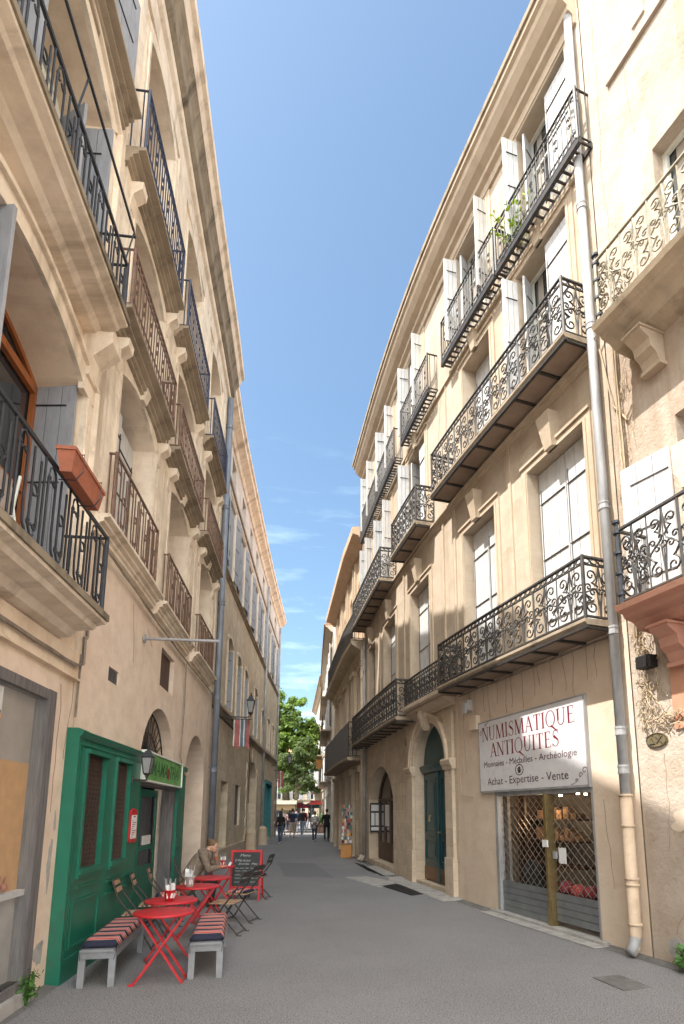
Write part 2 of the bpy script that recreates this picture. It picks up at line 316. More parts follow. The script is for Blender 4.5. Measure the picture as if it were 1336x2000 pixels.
# ---------------- walls with openings ----------------
def arch_z(o,s):
    s0,s1,z0,z1=o[:4]; rise=o[4] if len(o)>4 else 0
    if rise<=0: return z1
    h=(s1-s0)/2; x=min(1,abs((s-(s0+s1)/2)/h))
    if rise>=h*.98: return z1-rise+rise*math.sqrt(max(0,1-x*x))
    Rr=(h*h+rise*rise)/(2*rise); return z1-Rr+math.sqrt(max(0,Rr*Rr-(x*h)**2))
def wall(F,name,m,parent,s0,s1,z0,z1,ops,depth=.35,dm={}):
    b=MB(F); S={s0,s1}; Z={z0,z1}; k=s0
    while k<s1: S.add(round(k,3)); k+=.6
    k=z0
    while k<z1: Z.add(round(k,3)); k+=1.5
    for o in ops: S|={o[0],o[1]}; Z|={o[2],o[3]}
    S=sorted(x for x in S if s0<=x<=s1); Z=sorted(x for x in Z if z0<=x<=z1)
    for i in range(len(S)-1):
        for j in range(len(Z)-1):
            a,c=(S[i]+S[i+1])/2,(Z[j]+Z[j+1])/2
            if any(o[0]<a<o[1] and o[2]<c<o[3] for o in ops): continue
            if S[i+1]-S[i]<1e-4: continue
            b.face([(S[i],0,Z[j]),(S[i+1],0,Z[j]),(S[i+1],0,Z[j+1]),(S[i],0,Z[j+1])])
    for o in ops:
        D=-(o[5] if len(o)>5 else depth); n=18 if len(o)>4 and o[4]>0 else 1; a,c,zb,zt=o[:4]
        xs=[a+(c-a)*(1-math.cos(math.pi*i/n))/2 for i in range(n+1)]
        for i in range(n):
            p,q=xs[i],xs[i+1]; zp,zq=arch_z(o,p),arch_z(o,q)
            if n>1 and (zt-zp>1e-4 or zt-zq>1e-4): b.face([(p,0,zp),(q,0,zq),(q,0,zt),(p,0,zt)])
            b.face([(p,0,zp),(q,0,zq),(q,D,zq),(p,D,zp)],[(p,0),(q,0),(q,.4),(p,.4)])
        for x in (a,c): b.face([(x,0,zb),(x,D,zb),(x,D,arch_z(o,x)),(x,0,arch_z(o,x))],[(x,zb),(x+D,zb),(x+D,zt),(x,zt)])
        b.face([(a,0,zb),(c,0,zb),(c,D,zb),(a,D,zb)],[(a,0),(c,0),(c,.4),(a,.4)])
    return b.build(name,m,parent,recalc=False)
def shape_panel(b,o,d,inset=0,n=16,z0=None):
    a,c=o[0]+inset,o[1]-inset; zb=(o[2] if z0 is None else z0)+inset; pts=[(a,zb),(c,zb)]
    if len(o)>4 and o[4]>0:
        for i in range(n+1): s=c-(c-a)*i/n; pts.append((s,arch_z(o,o[0]+(s-a)/(c-a)*(o[1]-o[0]))-inset))
    else: pts+=[(c,o[3]-inset),(a,o[3]-inset)]
    b.face([(s,d,z) for s,z in pts])
def window(F,par,o,d=-.3,fm='white_trim',gm='glass_dark',fw=.06,bars=3,name='window'):
    f=MB(F); a,c,zb,zt=o[:4]; rise=o[4] if len(o)>4 else 0; zs=zt-rise
    f.box(a,a+fw,d,d+.05,zb,zs); f.box(c-fw,c,d,d+.05,zb,zs); f.box((a+c)/2-.04,(a+c)/2+.04,d,d+.06,zb+fw,zs-fw)
    f.box(a+fw,c-fw,d,d+.05,zb,zb+fw); f.box(a+fw,c-fw,d,d+.052,zs-fw,zs)
    for k in range(1,bars): z=zb+(zs-zb)*k/bars; f.box(a+fw,(a+c)/2-.04,d,d+.035,z-.015,z+.015); f.box((a+c)/2+.04,c-fw,d,d+.035,z-.015,z+.015)
    if rise>.3: f.tube([(a+.02+(c-a-.04)*i/14,d+.02,arch_z(o,a+.02+(c-a-.04)*i/14)-.02) for i in range(15)],.03)
    w_=f.build(name,fm,par); g=MB(F); shape_panel(g,o,d-.015); g.build('pane',gm,w_)
    if bars>2 and c-a>.8:
        g=MB(F)
        for x0,x1 in ((a+fw,a+fw+(c-a)*.17),(c-fw-(c-a)*.17,c-fw)):
            g.face([(x0,d-.008,zb+fw),(x1,d-.008,zb+fw),((x1*.6+x0*.4),d-.008,zs-fw),(x0,d-.008,zs-fw)])
        g.build('curtain_and_reflection','curtain_and_reflection',w_,recalc=False)
    return w_
def shutter_leaf(F,par,s0,s1,d,z0,z1,m='shutter_white',bars=True,name='shutter',rise=0,o=None):
    b=MB(F); n=3; a,c=min(s0,s1),max(s0,s1)
    for k in range(n):
        p,q=a+(c-a)*k/n+.004,a+(c-a)*(k+1)/n-.004
        zt=z1 if not o else min(arch_z(o,p),arch_z(o,q))-.01
        b.box(p,q,d-.02,d+.02,z0,zt,step=2)
    sh=b.build(name,m,par)
    if bars:
        h=MB(F)
        for z in (z0+(z1-z0)*.16,z0+(z1-z0)*.5,z0+(z1-z0)*.82): h.tube([(a+.02,d+.03,z),(c-.03,d+.03,z)],.010)
        h.tube([(c-.05,d+.03,z0+.1),(c-.05,d+.03,z1-.3)],.007); h.build('hinge_strap','iron_black',sh)
    return sh
def shutters_closed(F,par,o,d=-.3,m='shutter_white'):
    mid=(o[0]+o[1])/2; oo=o if len(o)>4 and o[4]>0 else None
    shutter_leaf(F,par,o[0]+.02,mid-.006,d,o[2]+.03,o[3]-.02,m,o=oo); shutter_leaf(F,par,mid+.006,o[1]-.02,d,o[2]+.03,o[3]-.02,m,o=oo)
def shutter_open(F,par,sj,side,z0,z1,wid=.6,ang=80,m='shutter_white',d0=-.02):
    # leaf hinged at the jamb sj, swung out; ang 90 = square to the wall, 170 = folded flat on the wall
    b=MB(F); ca,sa=math.cos(R_(ang)),math.sin(R_(ang)); dx=-side*ca   # side +1: leaf of the far jamb, swings away from opening
    for k in range(3):
        q0,q1=wid*k/3+.004,wid*(k+1)/3-.004
        P=[(sj+side*.02+(-side*ca)*q*1.0,d0+sa*q) for q in (q0,q1)]
        nx,nd=(sa*.018,ca*.018*side)
        ring=[(P[0][0]-nx,P[0][1]-nd),(P[1][0]-nx,P[1][1]-nd),(P[1][0]+nx,P[1][1]+nd),(P[0][0]+nx,P[0][1]+nd)]
        b.grid([[(x,y,z0) for x,y in ring],[(x,y,z1) for x,y in ring]],True,True)
    sh=b.build('shutter',m,par); h=MB(F)
    for z in (z0+(z1-z0)*.15,z0+(z1-z0)*.5,z0+(z1-z0)*.85):
        for sg in (-1,1): h.tube([(sj+side*.02+sg*sa*.024-side*ca*q,d0+sa*q+sg*ca*.024*side,z) for q in (.02,wid*.8)],.009)
    h.build('hinge_strap','iron_black',sh); return sh
def each(F,items,name,m,par,fn):
    for it in items: b=MB(F); fn(b,it); b.build(name,m,par)
def surround(b,o,w=.16,d=.035,hood=0,ear=0):
    a,c,zb,zt=o[:4]; rise=o[4] if len(o)>4 else 0
    b.box(a-w,a,0,d,zb,zt-rise,step=2); b.box(c,c+w,0,d,zb,zt-rise,step=2)
    b.box(a-w*.45,a-w*.1,d,d+.018,zb,zt-rise,step=2); b.box(c+w*.1,c+w*.45,d,d+.018,zb,zt-rise,step=2)
    if rise<=0: b.box(a-w,c+w,0,d,zt,zt+w); b.box(a-w,c+w,d,d+.03,zt+w*.7,zt+w)
    else:
        n=14; xs=[a-w+(c-a+2*w)*i/n for i in range(n+1)]
        def oz(s): t=(s-(a-w))/(c-a+2*w); return arch_z(o,a+t*(c-a))
        rows=[]
        for i in range(n+1):
            t=i/n; si=a+(c-a)*t; zi=arch_z(o,si); so_=a-w+(c-a+2*w)*t; zo=oz(so_)+w
            rows.append([(si,0,zi),(si,d,zi),(so_,d,zo),(so_,0,zo)])
        b.grid(rows,True,True)
def key(b,s,z0,z1,w=.16,d=.14):
    b.grid([[(s-w*.7,0,z0),(s+w*.7,0,z0),(s+w*.6,d*.55,z0),(s-w*.6,d*.55,z0)],[(s-w,0,z1),(s+w,0,z1),(s+w,d,z1),(s-w,d,z1)]],True,True)
# ---------------- wrought iron ----------------
def spiral(cx,cz,r0,a0,turns,r1=.018,n=18,sgn=1):
    return [(cx+(r0+(r1-r0)*(i/n)**.8)*math.cos(a0+sgn*2*math.pi*turns*i/n),cz+(r0+(r1-r0)*(i/n)**.8)*math.sin(a0+sgn*2*math.pi*turns*i/n)) for i in range(n+1)]
def scroll_unit(w,h):   # half unit, mirrored by caller; coordinates (a in 0..w, z in 0..h)
    C=[]; r=min(w*.46,h*.17)
    low=spiral(w*.5,h*.19,r,math.pi*.5,1.35,sgn=-1)            # starts at the top of the spiral
    top=spiral(w*.52,h*.80,r*.86,-math.pi*.5,1.35,sgn=-1)
    stem=[]; p0,p1=low[0],top[0]
    for i in range(1,9):
        t=i/9; stem.append((p0[0]+(p1[0]-p0[0])*t+ w*.42*math.sin(2*math.pi*t),p0[1]+(p1[1]-p0[1])*t))
    C.append(low[::-1]+stem+top)
    C.append([(w*.02,0),(w*.05,h*.2),(w*.12,h*.38)]+spiral(w*.42,h*.47,r*.62,math.pi*1.0,1.2,.012,12,-1))
    C.append([(w*.95,h*.30)]+spiral(w*.70,h*.56,r*.5,0,1.1,.012,10,1))
    C.append([(w*.02,h),(w*.04,h*.9),(w*.15,h*.70),(w*.28,h*.6)])
    C.append([(w*.98,h*.42),(w*.78,h*.36),(w*.62,h*.30)])
    return C
def rail_run(b,pt,len_,z0,z1,kind='scroll',r=.0095,unit=.52,frieze=True):
    """pt(a,z)->(s,d,z) for a in 0..len_"""
    def T(poly,rr=None,n=4): b.tube([pt(a,z) for a,z in poly],rr or r,n)
    N=max(2,math.ceil(len_/.4)); al=[len_*i/N for i in range(N+1)]
    T([(a,z1) for a in al],r*2.0); T([(a,z0+.03) for a in al],r*1.5)
    if kind=='scroll':
        zt=z1-.10 if frieze else z1
        if frieze:
            T([(a,zt) for a in al],r*1.2); k=max(1,round(len_/.12)); w=len_/k
            for i in range(k):
                T([(i*w+w*(.5+.42*math.cos(2*math.pi*j/8)),(zt+z1)/2+.032*math.sin(2*math.pi*j/8)) for j in range(9)],r*.8)
                T([(i*w+w*.9,zt+.02),(i*w+w*1.1,z1-.02)],r*.7)
        n=max(1,round(len_/unit)); w=len_/n; h=zt-z0-.03
        for i in range(n):
            x0=i*w
            T([(x0,z0),(x0,zt)],r*(1.6 if i%2==0 else 1.0)); T([(x0+w/2,z0+.03),(x0+w/2,zt)],r*.8)
            for c in scroll_unit(w/2,h):
                T([(x0+w/2+a,z0+.03+z) for a,z in c]); T([(x0+w/2-a,z0+.03+z) for a,z in c])
            T([(x0+w/2+.03*math.cos(k*1.257),z0+.03+h*.5+.04*math.sin(k*1.257)) for k in range(6)],r*.9)
        T([(len_,z0),(len_,z1)],r*1.6)
    elif kind=='bars':
        n=max(2,round(len_/.105)); w=len_/n; zt=z1-.11; T([(a,zt) for a in al],r*1.1); T([(a,z0+.15) for a in al],r*1.0)
        for i in range(n+1): T([(i*w,z0),(i*w,z1)],r*.9)
        for i in range(n):
            T([(i*w+w/2+w*.42*math.cos(k*.785),(zt+z1)/2+.04*math.sin(k*.785)) for k in range(9)],r*.7)
            T([(i*w+w/2+w*.42*math.cos(k*.785),z0+.09+.045*math.sin(k*.785)) for k in range(9)],r*.7)
            if i%3==1:
                T([(i*w+w/2+a,z0+.15+(zt-z0-.15)*.5+z) for a,z in spiral(0,.06,w*.45,0,1.2,.01,10)],r*.8); T([(i*w+w/2-a,z0+.15+(zt-z0-.15)*.5-z) for a,z in spiral(0,.06,w*.45,0,1.2,.01,10)],r*.8)
    elif kind=='hairpin':
        n=max(1,round(len_/.46)); w=len_/n; h=z1-z0
        for i in range(n):
            x=i*w; q=w*.115
            T([(x+q*1.2,z0+.06)]+[(x+q*1.2,z0+h*.2),(x+q*1.2,z1-.14),(x+q*1.6,z1-.06),(x+q*2.4,z1-.03),(x+q*3.2,z1-.06),(x+q*3.6,z1-.14),(x+q*3.6,z0+.2),(x+q*3.9,z0+.09),(x+q*4.6,z0+.05)])
            T([(x+w-q*1.2,z1-.1),(x+w-q*1.2,z0+.14),(x+w-q*1.7,z0+.07),(x+w-q*2.4,z0+.04),(x+w-q*3.2,z0+.1),(x+w-q*3.3,z0+.16),(x+w-q*3.3,z1-.05)])
            T([(x,z0),(x,z1)],r)
            T([(x+w*.72+.045*math.cos(k*.785),z0+h*.52+.045*math.sin(k*.785)) for k in range(9)],r)
            for sx_ in (-1,1):
                T([(x+q*2.4+sx_*(.012+a),z1-.15+z) for a,z in spiral(.035,0,.038,math.pi,1.2,.008,10)],r*.9)
                T([(x+w-q*2.4+sx_*(.012+a),z0+.14+z) for a,z in spiral(.035,0,.038,math.pi,1.2,.008,10)],r*.9)
        T([(len_,z0),(len_,z1)],r*1.5); T([(0,z0),(0,z1)],r*1.5)
def railing(F,par,s0,s1,d,z0,z1,kind='scroll',m='iron_black',r=.0095,unit=.52,frieze=True,returns=True,dw=0,name='railing'):
    b=MB(F); rail_run(b,lambda a,z:(s0+a,d,z),s1-s0,z0,z1,kind,r,unit,frieze)
    if returns:
        for s in (s0,s1):
            if kind=='scroll': rail_run(b,lambda a,z:(s,dw+a,z),d-dw,z0,z1,kind,r,max(.3,d),frieze)
            else:
                b.tube([(s,dw,z1),(s,d,z1)],r*1.6); b.tube([(s,dw,z0+.03),(s,d,z0+.03)],r*1.3)
                k=max(1,int((d-dw)/.12))
                for i in range(k): b.tube([(s,dw+(d-dw)*(i+.5)/k,z0),(s,dw+(d-dw)*(i+.5)/k,z1)],r)
        for s in (s0,s1): b.tube([(s,d,z0-.02),(s,d,z1+.02)],r*2.2,6)
    return b.build(name,m,par)
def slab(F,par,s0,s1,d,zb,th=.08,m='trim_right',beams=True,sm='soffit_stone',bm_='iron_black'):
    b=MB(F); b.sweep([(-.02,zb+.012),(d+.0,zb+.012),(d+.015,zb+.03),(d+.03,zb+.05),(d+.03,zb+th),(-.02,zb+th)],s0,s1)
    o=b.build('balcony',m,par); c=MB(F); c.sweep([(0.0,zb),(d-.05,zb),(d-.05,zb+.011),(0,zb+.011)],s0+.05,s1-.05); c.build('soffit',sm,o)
    if beams:
        k=MB(F); n=max(2,round((s1-s0)/.62))
        for i in range(n+1): s=s0+.03+(s1-s0-.06)*i/n; k.box(s-.018,s+.018,0,d-.01,zb-.035,zb)
        k.box(s0,s1,d-.035,d+.012,zb-.03,zb+.009); k.build('beam',bm_,o)
    return o
def moulding(b,s0,s1,z,h,d,steps=3):
    pr=[(0,z)]
    for i in range(steps):
        t=(i+1)/steps; dd=d*(.25+.75*t*t) if steps>1 else d
        pr+=[(dd,z+h*i/steps+h*.08),(dd,z+h*(i+1)/steps)]
    pr+=[(0,z+h)]; b.sweep(pr,s0,s1)
def shell(F,par,s0,s1,H,D=9,eave=.5,mw='wall_far_cream',rise=1.8,zb=0,rd=4.5):
    r=MB(F); r.sweep([(eave,H),(eave,H+.06),(-rd,H+rise+.1),(-D,H+.1),(-D,H)],s0-.02,s1+.02,True,1.5); rf=r.build('roof','tiles',par)
    b=MB(F); b.sweep([(-D,zb),(-D+.2,zb),(-D+.2,H-.01),(-D,H-.01)],s0,s1,True,1.5)
    for s,q in ((s0+.003,s0+.2),(s1-.2,s1-.003)): b.box(s,q,-D+.21,-.004,zb,H-.015)
    b.build('rear_wall',mw,par)
def pipe(F,par_label,s,d,z0,z1,r,m,name='drainpipe',cat='drainpipe',joints=(),foot=True,parts=None):
    t=thing(name,tuple(F.xyz(s,d,z0)),par_label,cat); b=MB(F)
    if foot: b.tube([(s-.02,d+.13,z0+.03),(s-.01,d+.06,z0+.09),(s,d,z0+.2)],r,12); 
    b.tube([(s,d,z0+(.2 if foot else 0)),(s,d,z1)],r,12); b.build('pipe',m,t,True)
    for z in joints:
        k=MB(F)
        for dz in (-.04,.04): k.tube([(s,d,z+dz-.012),(s,d,z+dz+.012)],r*1.18,12)
        k.tube([(s,d,z-.028),(s,d,z+.028)],r*1.09,12); k.box(s-.01,s+.01,0,d,z+.06,z+.08); k.build('collar',m,t)
    return t

# =====================================================  GROUND
b=MB()
b.grid([[(x,y,0) for x in (-400,-60,-12,-8,-4,-2,0,2,4,8,14,60,400)] for y in (-300,-20,-5,0,3,6,9,12,16,20,26,32,40,50,70,100,400)])
g=b.build('street','asphalt',recalc=False); tag(g,None,None,kind='structure')
b=MB(FR); b.sweep([(.02,.004),(.30,.004),(.30,.012),(.02,.014)],4.9,7.62); b.sweep([(.02,.004),(.42,.004),(.40,.03),(.02,.045)],8.8,12.6); b.sweep([(.02,.004),(.33,.004),(.32,.02),(.02,.04)],13.2,15.6)
tag(b.build('threshold_paving','concrete'),None,None,kind='structure')
b=MB(); b.grid([[(-.66,14.9,.004),(.22,12.9,.004)],[(-.1,15.1,.004),(.75,13.7,.004)]]); b.grid([[(.22,13.9,.0045),(.62,13.15,.0045)],[(1.0,14.9,.0045),(1.1,14.2,.0045)]])
tag(b.build('pavement_patch','concrete',recalc=False),None,None,kind='structure')
b=MB(); b.grid([[(-2.2,15,.0032),(-3,19,.0032)],[(-.9,14.8,.0032),(-1.8,18.8,.0032)]])
tag(b.build('asphalt_patch','patch_asphalt',recalc=False),None,None,kind='structure')
b=MB(FR); b.sweep([(.0,.0036),(.17,.0036),(.17,.004),(0,.02)],-1,22); b.build('gutter_edge','patch_dark'); tag(bpy.context.scene.objects['gutter_edge'],None,None,kind='structure')
b=MB(FL); b.sweep([(.0,.0036),(.13,.0036),(.13,.004),(0,.02)],-1,13.8); tag(b.build('gutter_edge','patch_dark'),None,None,kind='structure')
b=MB()
for i in range(11):
    t=i/10; p=Vector((.62,13.5,0)).lerp(Vector((1.16,12.05,0)),t); q=Vector((.28,13.1,0)).lerp(Vector((.80,11.75,0)),t)
    b.cbox(((p.x+q.x)/2,(p.y+q.y)/2,.006),((p-q).length/2,.05,.005),math.atan2(p.y-q.y,p.x-q.x))
b.build('drain_grate','dark'); o=bpy.context.scene.objects['drain_grate']; tag(o,'dark slotted drain grate set in the paving before the teal arched door','drain grate')
b=MB()
for k in (0,1,2):
    b.cbox((-.22+.16*k,17.6-.55*k,.007),(.05,1.3,.006),.18)
tag(b.build('drain_channel','dark'),'long dark drain channel running along the paving before the glazed arched door','drain channel')
b=MB(); b.cbox((2.45,5.9,.005),(.16,.22,.004),.3); tag(b.build('manhole_cover','patch_dark'),'small square utility cover in the asphalt near the right wall foot','manhole cover')

# =====================================================  RIGHT CORNER HOUSE (R0)
R0=thing('corner_house',tuple(FR.xyz(3,-.1,0)),'cream rendered house at the right edge with yellowish and red stone balconies','house')
ops=[(2.0,3.35,3.95,6.2,0,.25),(1.9,3.3,7.75,9.9,0,.25),(1.8,3.2,12.1,14.2,0,.25)]
wall(FR,'wall','wall_corner',R0,-7,4.28,0,16.4,ops+[])
for o in ops: window(FR,R0,o,-.22)
shell(FR,R0,-7,4.28,16.4,mw='wall_corner')
b=MB(FR); b.box(1.2,3.87,0,.05,11.72,11.80); b.box(1.6,1.8,0,.03,11.8,14.3); b.box(3.2,3.4,0,.03,12.0,14.3); b.box(1.6,3.4,0,.03,14.3,14.5); b.build('string_course','wall_corner',R0)
b=MB(FR); b.box(-2,3.72,.002,.02,2.55,3.66); b.build('plaster_panel','wall_pink',R0)
sh=shutter_open(FR,R0,3.42,1,4.1,5.85,.62,168,'shutter_white',.03)
for zb,dd,mm,sm,rm in ((7.50,.62,'soffit_stone','soffit_pink','iron_light'),(3.84,.60,'soffit_stone','soffit_pink','iron_black')):
    s1=3.86; b=MB(FR)
    b.sweep([(0,zb-.16),(dd*.45,zb-.13),(dd*.6,zb-.05),(dd*.8,zb-.02),(dd*.84,zb+.03),(dd,zb+.05),(dd+.03,zb+.11),(0,zb+.11)],.4,s1)
    bl=b.build('balcony','cornice_stone' if zb>5 else 'red_stone',R0)
    for s in (3.52,1.2):
        c=MB(FR); c.grid([[(s-q*w_,d_,z_) for d_,z_ in ((0,zb-.56),(.10,zb-.56),(.14,zb-.46),(.22,zb-.40),(.24,zb-.30),(.36,zb-.22),(.38,zb-.15),(0,zb-.15))] for q,w_ in ((-1,.12),(1,.12))],True,True)
        c.box(s-.14,s+.14,0,.12,zb-.61,zb-.56); c.box(s-.14,s+.14,0,.40,zb-.19,zb-.165); c.build('bracket','trim_right' if zb>5 else 'red_stone',bl)
    rl=railing(FR,bl,.6,s1-.06,dd-.05,zb+.13,zb+1.02,'scroll',rm,.0115,.42,False)
for zb in (7.63,3.97):
    b=MB(FR); b.tube([(3.80,.56,zb),(3.80,.56,zb+1.0)],.03,8,True,.022)
    for z in (.1,.35,.6,.85,.98): b.tube([(3.80,.56,zb+z),(3.80,.56,zb+z+.03)],.045,10)
    b.build('newel_post','iron_dark_blue',R0)

def patches(F,par,name,m,specs,seed=1,d=.0025):
    r=random.Random(seed)
    for s0,z0,w_,h_ in specs:
        n=22; ph=[r.uniform(0,6.28) for _ in range(4)]; pts=[]
        for k in range(n):
            a=2*math.pi*k/n; q=1+.22*math.sin(2*a+ph[0])+.16*math.sin(3*a+ph[1])+.12*math.sin(5*a+ph[2])+.08*math.sin(8*a+ph[3]); pts.append((s0+w_*q*math.cos(a),max(.01,z0+h_*q*math.sin(a))))
        b=MB(F); b.prism(pts,.0,d+r.random()*.002); b.build(name,m,par)
def cracks(F,par,specs,seed=1,m='soffit_stone'):
    r=random.Random(seed)
    for s0,z0,ds,dz,n in specs:
        b=MB(F); s_,z_=s0,z0; pts=[]
        for k in range(n): pts.append((s_,.003,z_)); s_+=ds/n+r.uniform(-.025,.025); z_+=dz/n+r.uniform(-.02,.02)
        b.tube(pts,.0035,3); b.build('crack',m,par)
patches(FR,R0,'repair_patch','concrete',[(3.42,.42,.26,.30),(3.0,.9,.2,.25),(3.95,.16,.12,.12)],3)
patches(FR,R0,'stain_patch','wall_shop',[(3.75,1.55,.14,.10),(3.55,1.25,.10,.10),(3.3,5.6,.3,.25),(3.6,9.9,.25,.6)],5)
cracks(FR,R0,[(4.1,13.5,-.15,-5.5,40),(3.6,11.7,-.1,-3,24),(3.7,1.0,.25,-.7,10),(3.9,2.3,-.1,-1.2,12)],4)

# =====================================================  RIGHT STONE HOUSE (R1)
R1=thing('stone_house',tuple(FR.xyz(8,-.1,0)),'long pale stone house with wrought iron balconies, white shutters and an antiques shop','house')
F1=[(4.78,6.12,4.05,7.12,0,.27),(7.12,8.33,4.05,7.12,0,.27),(10.12,11.5,4.05,7.05,0,.27),(12.9,14.3,4.05,7.1,0,.27),(15.55,16.75,4.05,7.1,0,.27)]
F2=[(4.83,6.15,8.22,10.88,0,.36),(7.06,8.15,8.22,10.72,0,.36),(10.25,11.55,8.22,10.75,0,.36),(13.3,14.5,8.22,10.75,0,.36),(16.0,16.95,8.22,10.9,0,.36)]
F3=[(4.62,5.95,11.42,13.62,0,.34),(7.0,8.3,11.42,13.6,0,.34),(10.35,11.5,11.42,13.6,0,.34),(13.0,14.2,11.42,13.6,0,.34),(15.75,16.8,11.42,13.6,0,.34)]
SHOP=(5.09,7.5,.03,2.0,0,.12); ARCH=(9.4,11.4,.10,3.6,.95,.26); ARC2=(13.42,16.75,.16,2.98,.95,.40)
wall(FR,'wall','wall_right',R1,4.3,17.35,4.0,13.9,F1+F2+F3)
wall(FR,'shop_wall','wall_shop',R1,4.3,8.92,0,4.0,[SHOP])
wall(FR,'ground_floor_wall','stone_right',R1,8.92,17.35,0,4.0,[ARCH,ARC2])
shell(FR,R1,4.32,17.35,14.35,eave=.0,mw='stone_right')
b=MB(FR); b.sweep([(-.02,13.66),(.05,13.66),(.07,13.8),(.16,13.84),(.17,13.93),(.30,14.0),(.40,14.12),(.42,14.22),(.48,14.25),(.48,14.34),(-.02,14.36)],4.34,17.42); b.build('cornice','trim_right',R1)
b=MB(FR); b.sweep([(.44,14.345),(.52,14.345),(.53,14.43),(-.3,14.5),(-.3,14.40),(.44,14.38)],4.34,17.44); b.build('gutter','dirty_stone',R1)
each(FR,F1+F2+F3,'window_surround','trim_right',R1,lambda b,o:surround(b,o,.15,.03))
each(FR,(6.62,8.72,9.3,12.1,14.9,17.1),'pilaster_strip','trim_right',R1,lambda b,s:b.box(s-.04,s+.04,0,.03,4.3,7.9,step=4))
each(FR,F1,'keystone','trim_right',R1,lambda b,o:key(b,(o[0]+o[1])/2,7.12,7.66,.15,.20)); each(FR,F2,'keystone','trim_right',R1,lambda b,o:key(b,(o[0]+o[1])/2,o[3]+.0,o[3]+.36,.12,.14))
b=MB(FR); moulding(b,4.45,17.3,7.86,.14,.12); b.box(4.45,17.3,0,.05,11.02,11.12); b.build('string_course','trim_right',R1)
def bifold(o,i):
    zb,zt=o[2]+.05,o[3]-.10
    shutter_open(FR,R1,o[1]-.02,1,zb,zt,.30,92,d0=.01); shutter_open(FR,R1,o[1]-.05,1,zb,zt,.30,62,d0=-.27)
    if i in (0,2): shutter_leaf(FR,R1,o[0]+.02,o[0]+.60,-.06,zb,zt)
    else: shutter_open(FR,R1,o[0]+.02,-1,zb,zt,.30,96,d0=.01)
for o in F1: shutters_closed(FR,R1,o,-.21)
for i,o in enumerate(F2):
    if i==1: shutters_closed(FR,R1,o,-.30)
    else:
        window(FR,R1,o,-.32); bifold(o,i)
for i,o in enumerate(F3):
    window(FR,R1,o,-.31); bifold(o,i+(2 if i else 0))
# balconies
for s0,s1,d,zb,zt,u in ((4.42,8.62,.50,3.93,4.85,.52),(11.22,17.2,.5,3.78,4.78,.44),(4.47,8.78,.50,8.06,9.05,.5),(9.76,11.72,.46,8.02,9.0,.44),(12.84,17.42,.48,7.95,8.95,.46)):
    bl=slab(FR,R1,s0,s1,d,zb,.09,'dirty_stone'); railing(FR,bl,s0+.03,s1-.03,d-.01,zb+.10,zt,'scroll','iron_black',.0115,u)
bl=slab(FR,R1,8.74,11.16,.34,3.93,.13,'trim_right',False); railing(FR,bl,8.76,11.14,.31,4.07,4.68,'scroll','iron_black',.009,.30)
for s0,s1,zt in ((4.22,6.42,12.12),(6.46,8.66,12.2),(9.42,11.46,12.15),(12.1,14.44,12.15),(14.5,17.1,12.15)):
    bl=MB(FR); bl.box(s0,s1,.20,.265,11.13,11.23); bl.box(s0,s1,.0,.03,11.14,11.23); n_=int((s1-s0)/.13)
    for k in range(n_+1): q=s0+.02+(s1-s0-.04)*k/n_; bl.box(q-.014,q+.014,.03,.235,11.16,11.19)
    bo=bl.build('balcony','iron_black',R1)
    railing(FR,bo,s0+.02,s1-.02,.25,11.23,zt,'bars','iron_black',.0115)
# teal arched carriage door
b=MB(FR); z=-.22; d0=z
b.box(9.42,10.39,d0-.04,d0,.12,2.52); b.box(10.41,11.38,d0-.04,d0,.12,2.52)
for a,c in ((9.42,10.37),(10.43,11.38)):
    for z0,z1 in ((.55,1.05),(1.15,2.4)):
        b.box(a+.10,a+.14,d0,d0+.03,z0,z1); b.box(c-.14,c-.10,d0,d0+.03,z0,z1); b.box(a+.14,c-.14,d0,d0+.03,z0,z0+.04); b.box(a+.14,c-.14,d0,d0+.03,z1-.04,z1); b.box(a+.24,c-.24,d0,d0+.018,z0+.12,z1-.12)
b.box(10.35,10.45,d0,d0+.045,.12,2.52)
b.sweep([(d0-.04,2.53),(d0+.05,2.53),(d0+.09,2.60),(d0+.11,2.68),(d0+.05,2.72),(d0-.04,2.72)],9.4,11.4)
dr=b.build('door','teal_door',R1,bevel=.004)
b=MB(FR); shape_panel(b,ARCH,d0,z0=2.6); b.build('transom','teal_door',dr)
b=MB(FR); b.box(9.44,10.36,d0+.002,d0+.02,.13,.42); b.box(10.44,11.36,d0+.002,d0+.02,.13,.42); b.build('kick_plate','plate_brown',dr)
b=MB(FR); b.tube([(10.3,d0+.02,1.2),(10.3,d0+.08,1.2),(10.22,d0+.09,1.2)],.016,8); b.tube([(10.85,d0+.03,1.55),(10.85,d0+.07,1.55),(10.82,d0+.08,1.43),(10.88,d0+.08,1.43),(10.85,d0+.07,1.55)],.016,8); b.build('handle','bronze',dr)
for a,c in ((9.0,9.4),(11.4,11.84)):  # portal: pilasters, imposts, archivolt, entablature
    b=MB(FR); b.box(a,c,0,.10,0,.75,step=2); b.box(a+.03,c-.03,0,.07,.75,2.48,step=2); b.sweep([(0,2.48),(.09,2.48),(.10,2.54),(.13,2.58),(.15,2.66),(.12,2.70),(0,2.70)],a-.03,c+.03); b.box(a+.03,c-.03,0,.06,2.70,3.6,step=2); b.build('portal_pilaster','stone_right',R1)
b=MB(FR)
for w0,w1,dd in ((0,.10,.06),(.10,.16,.09),(.16,.21,.12)):
    rows=[]
    for i in range(21):
        t=math.pi*i/20; cs,cz=10.4,2.66; rows.append([(cs-(1.0+w)*math.cos(t),d_,cz+(.94+w)*math.sin(t)) for w,d_ in ((w0,0),(w0,dd),(w1,dd),(w1,0))])
    b.grid(rows,True,True)
b.build('archivolt','stone_right',R1)
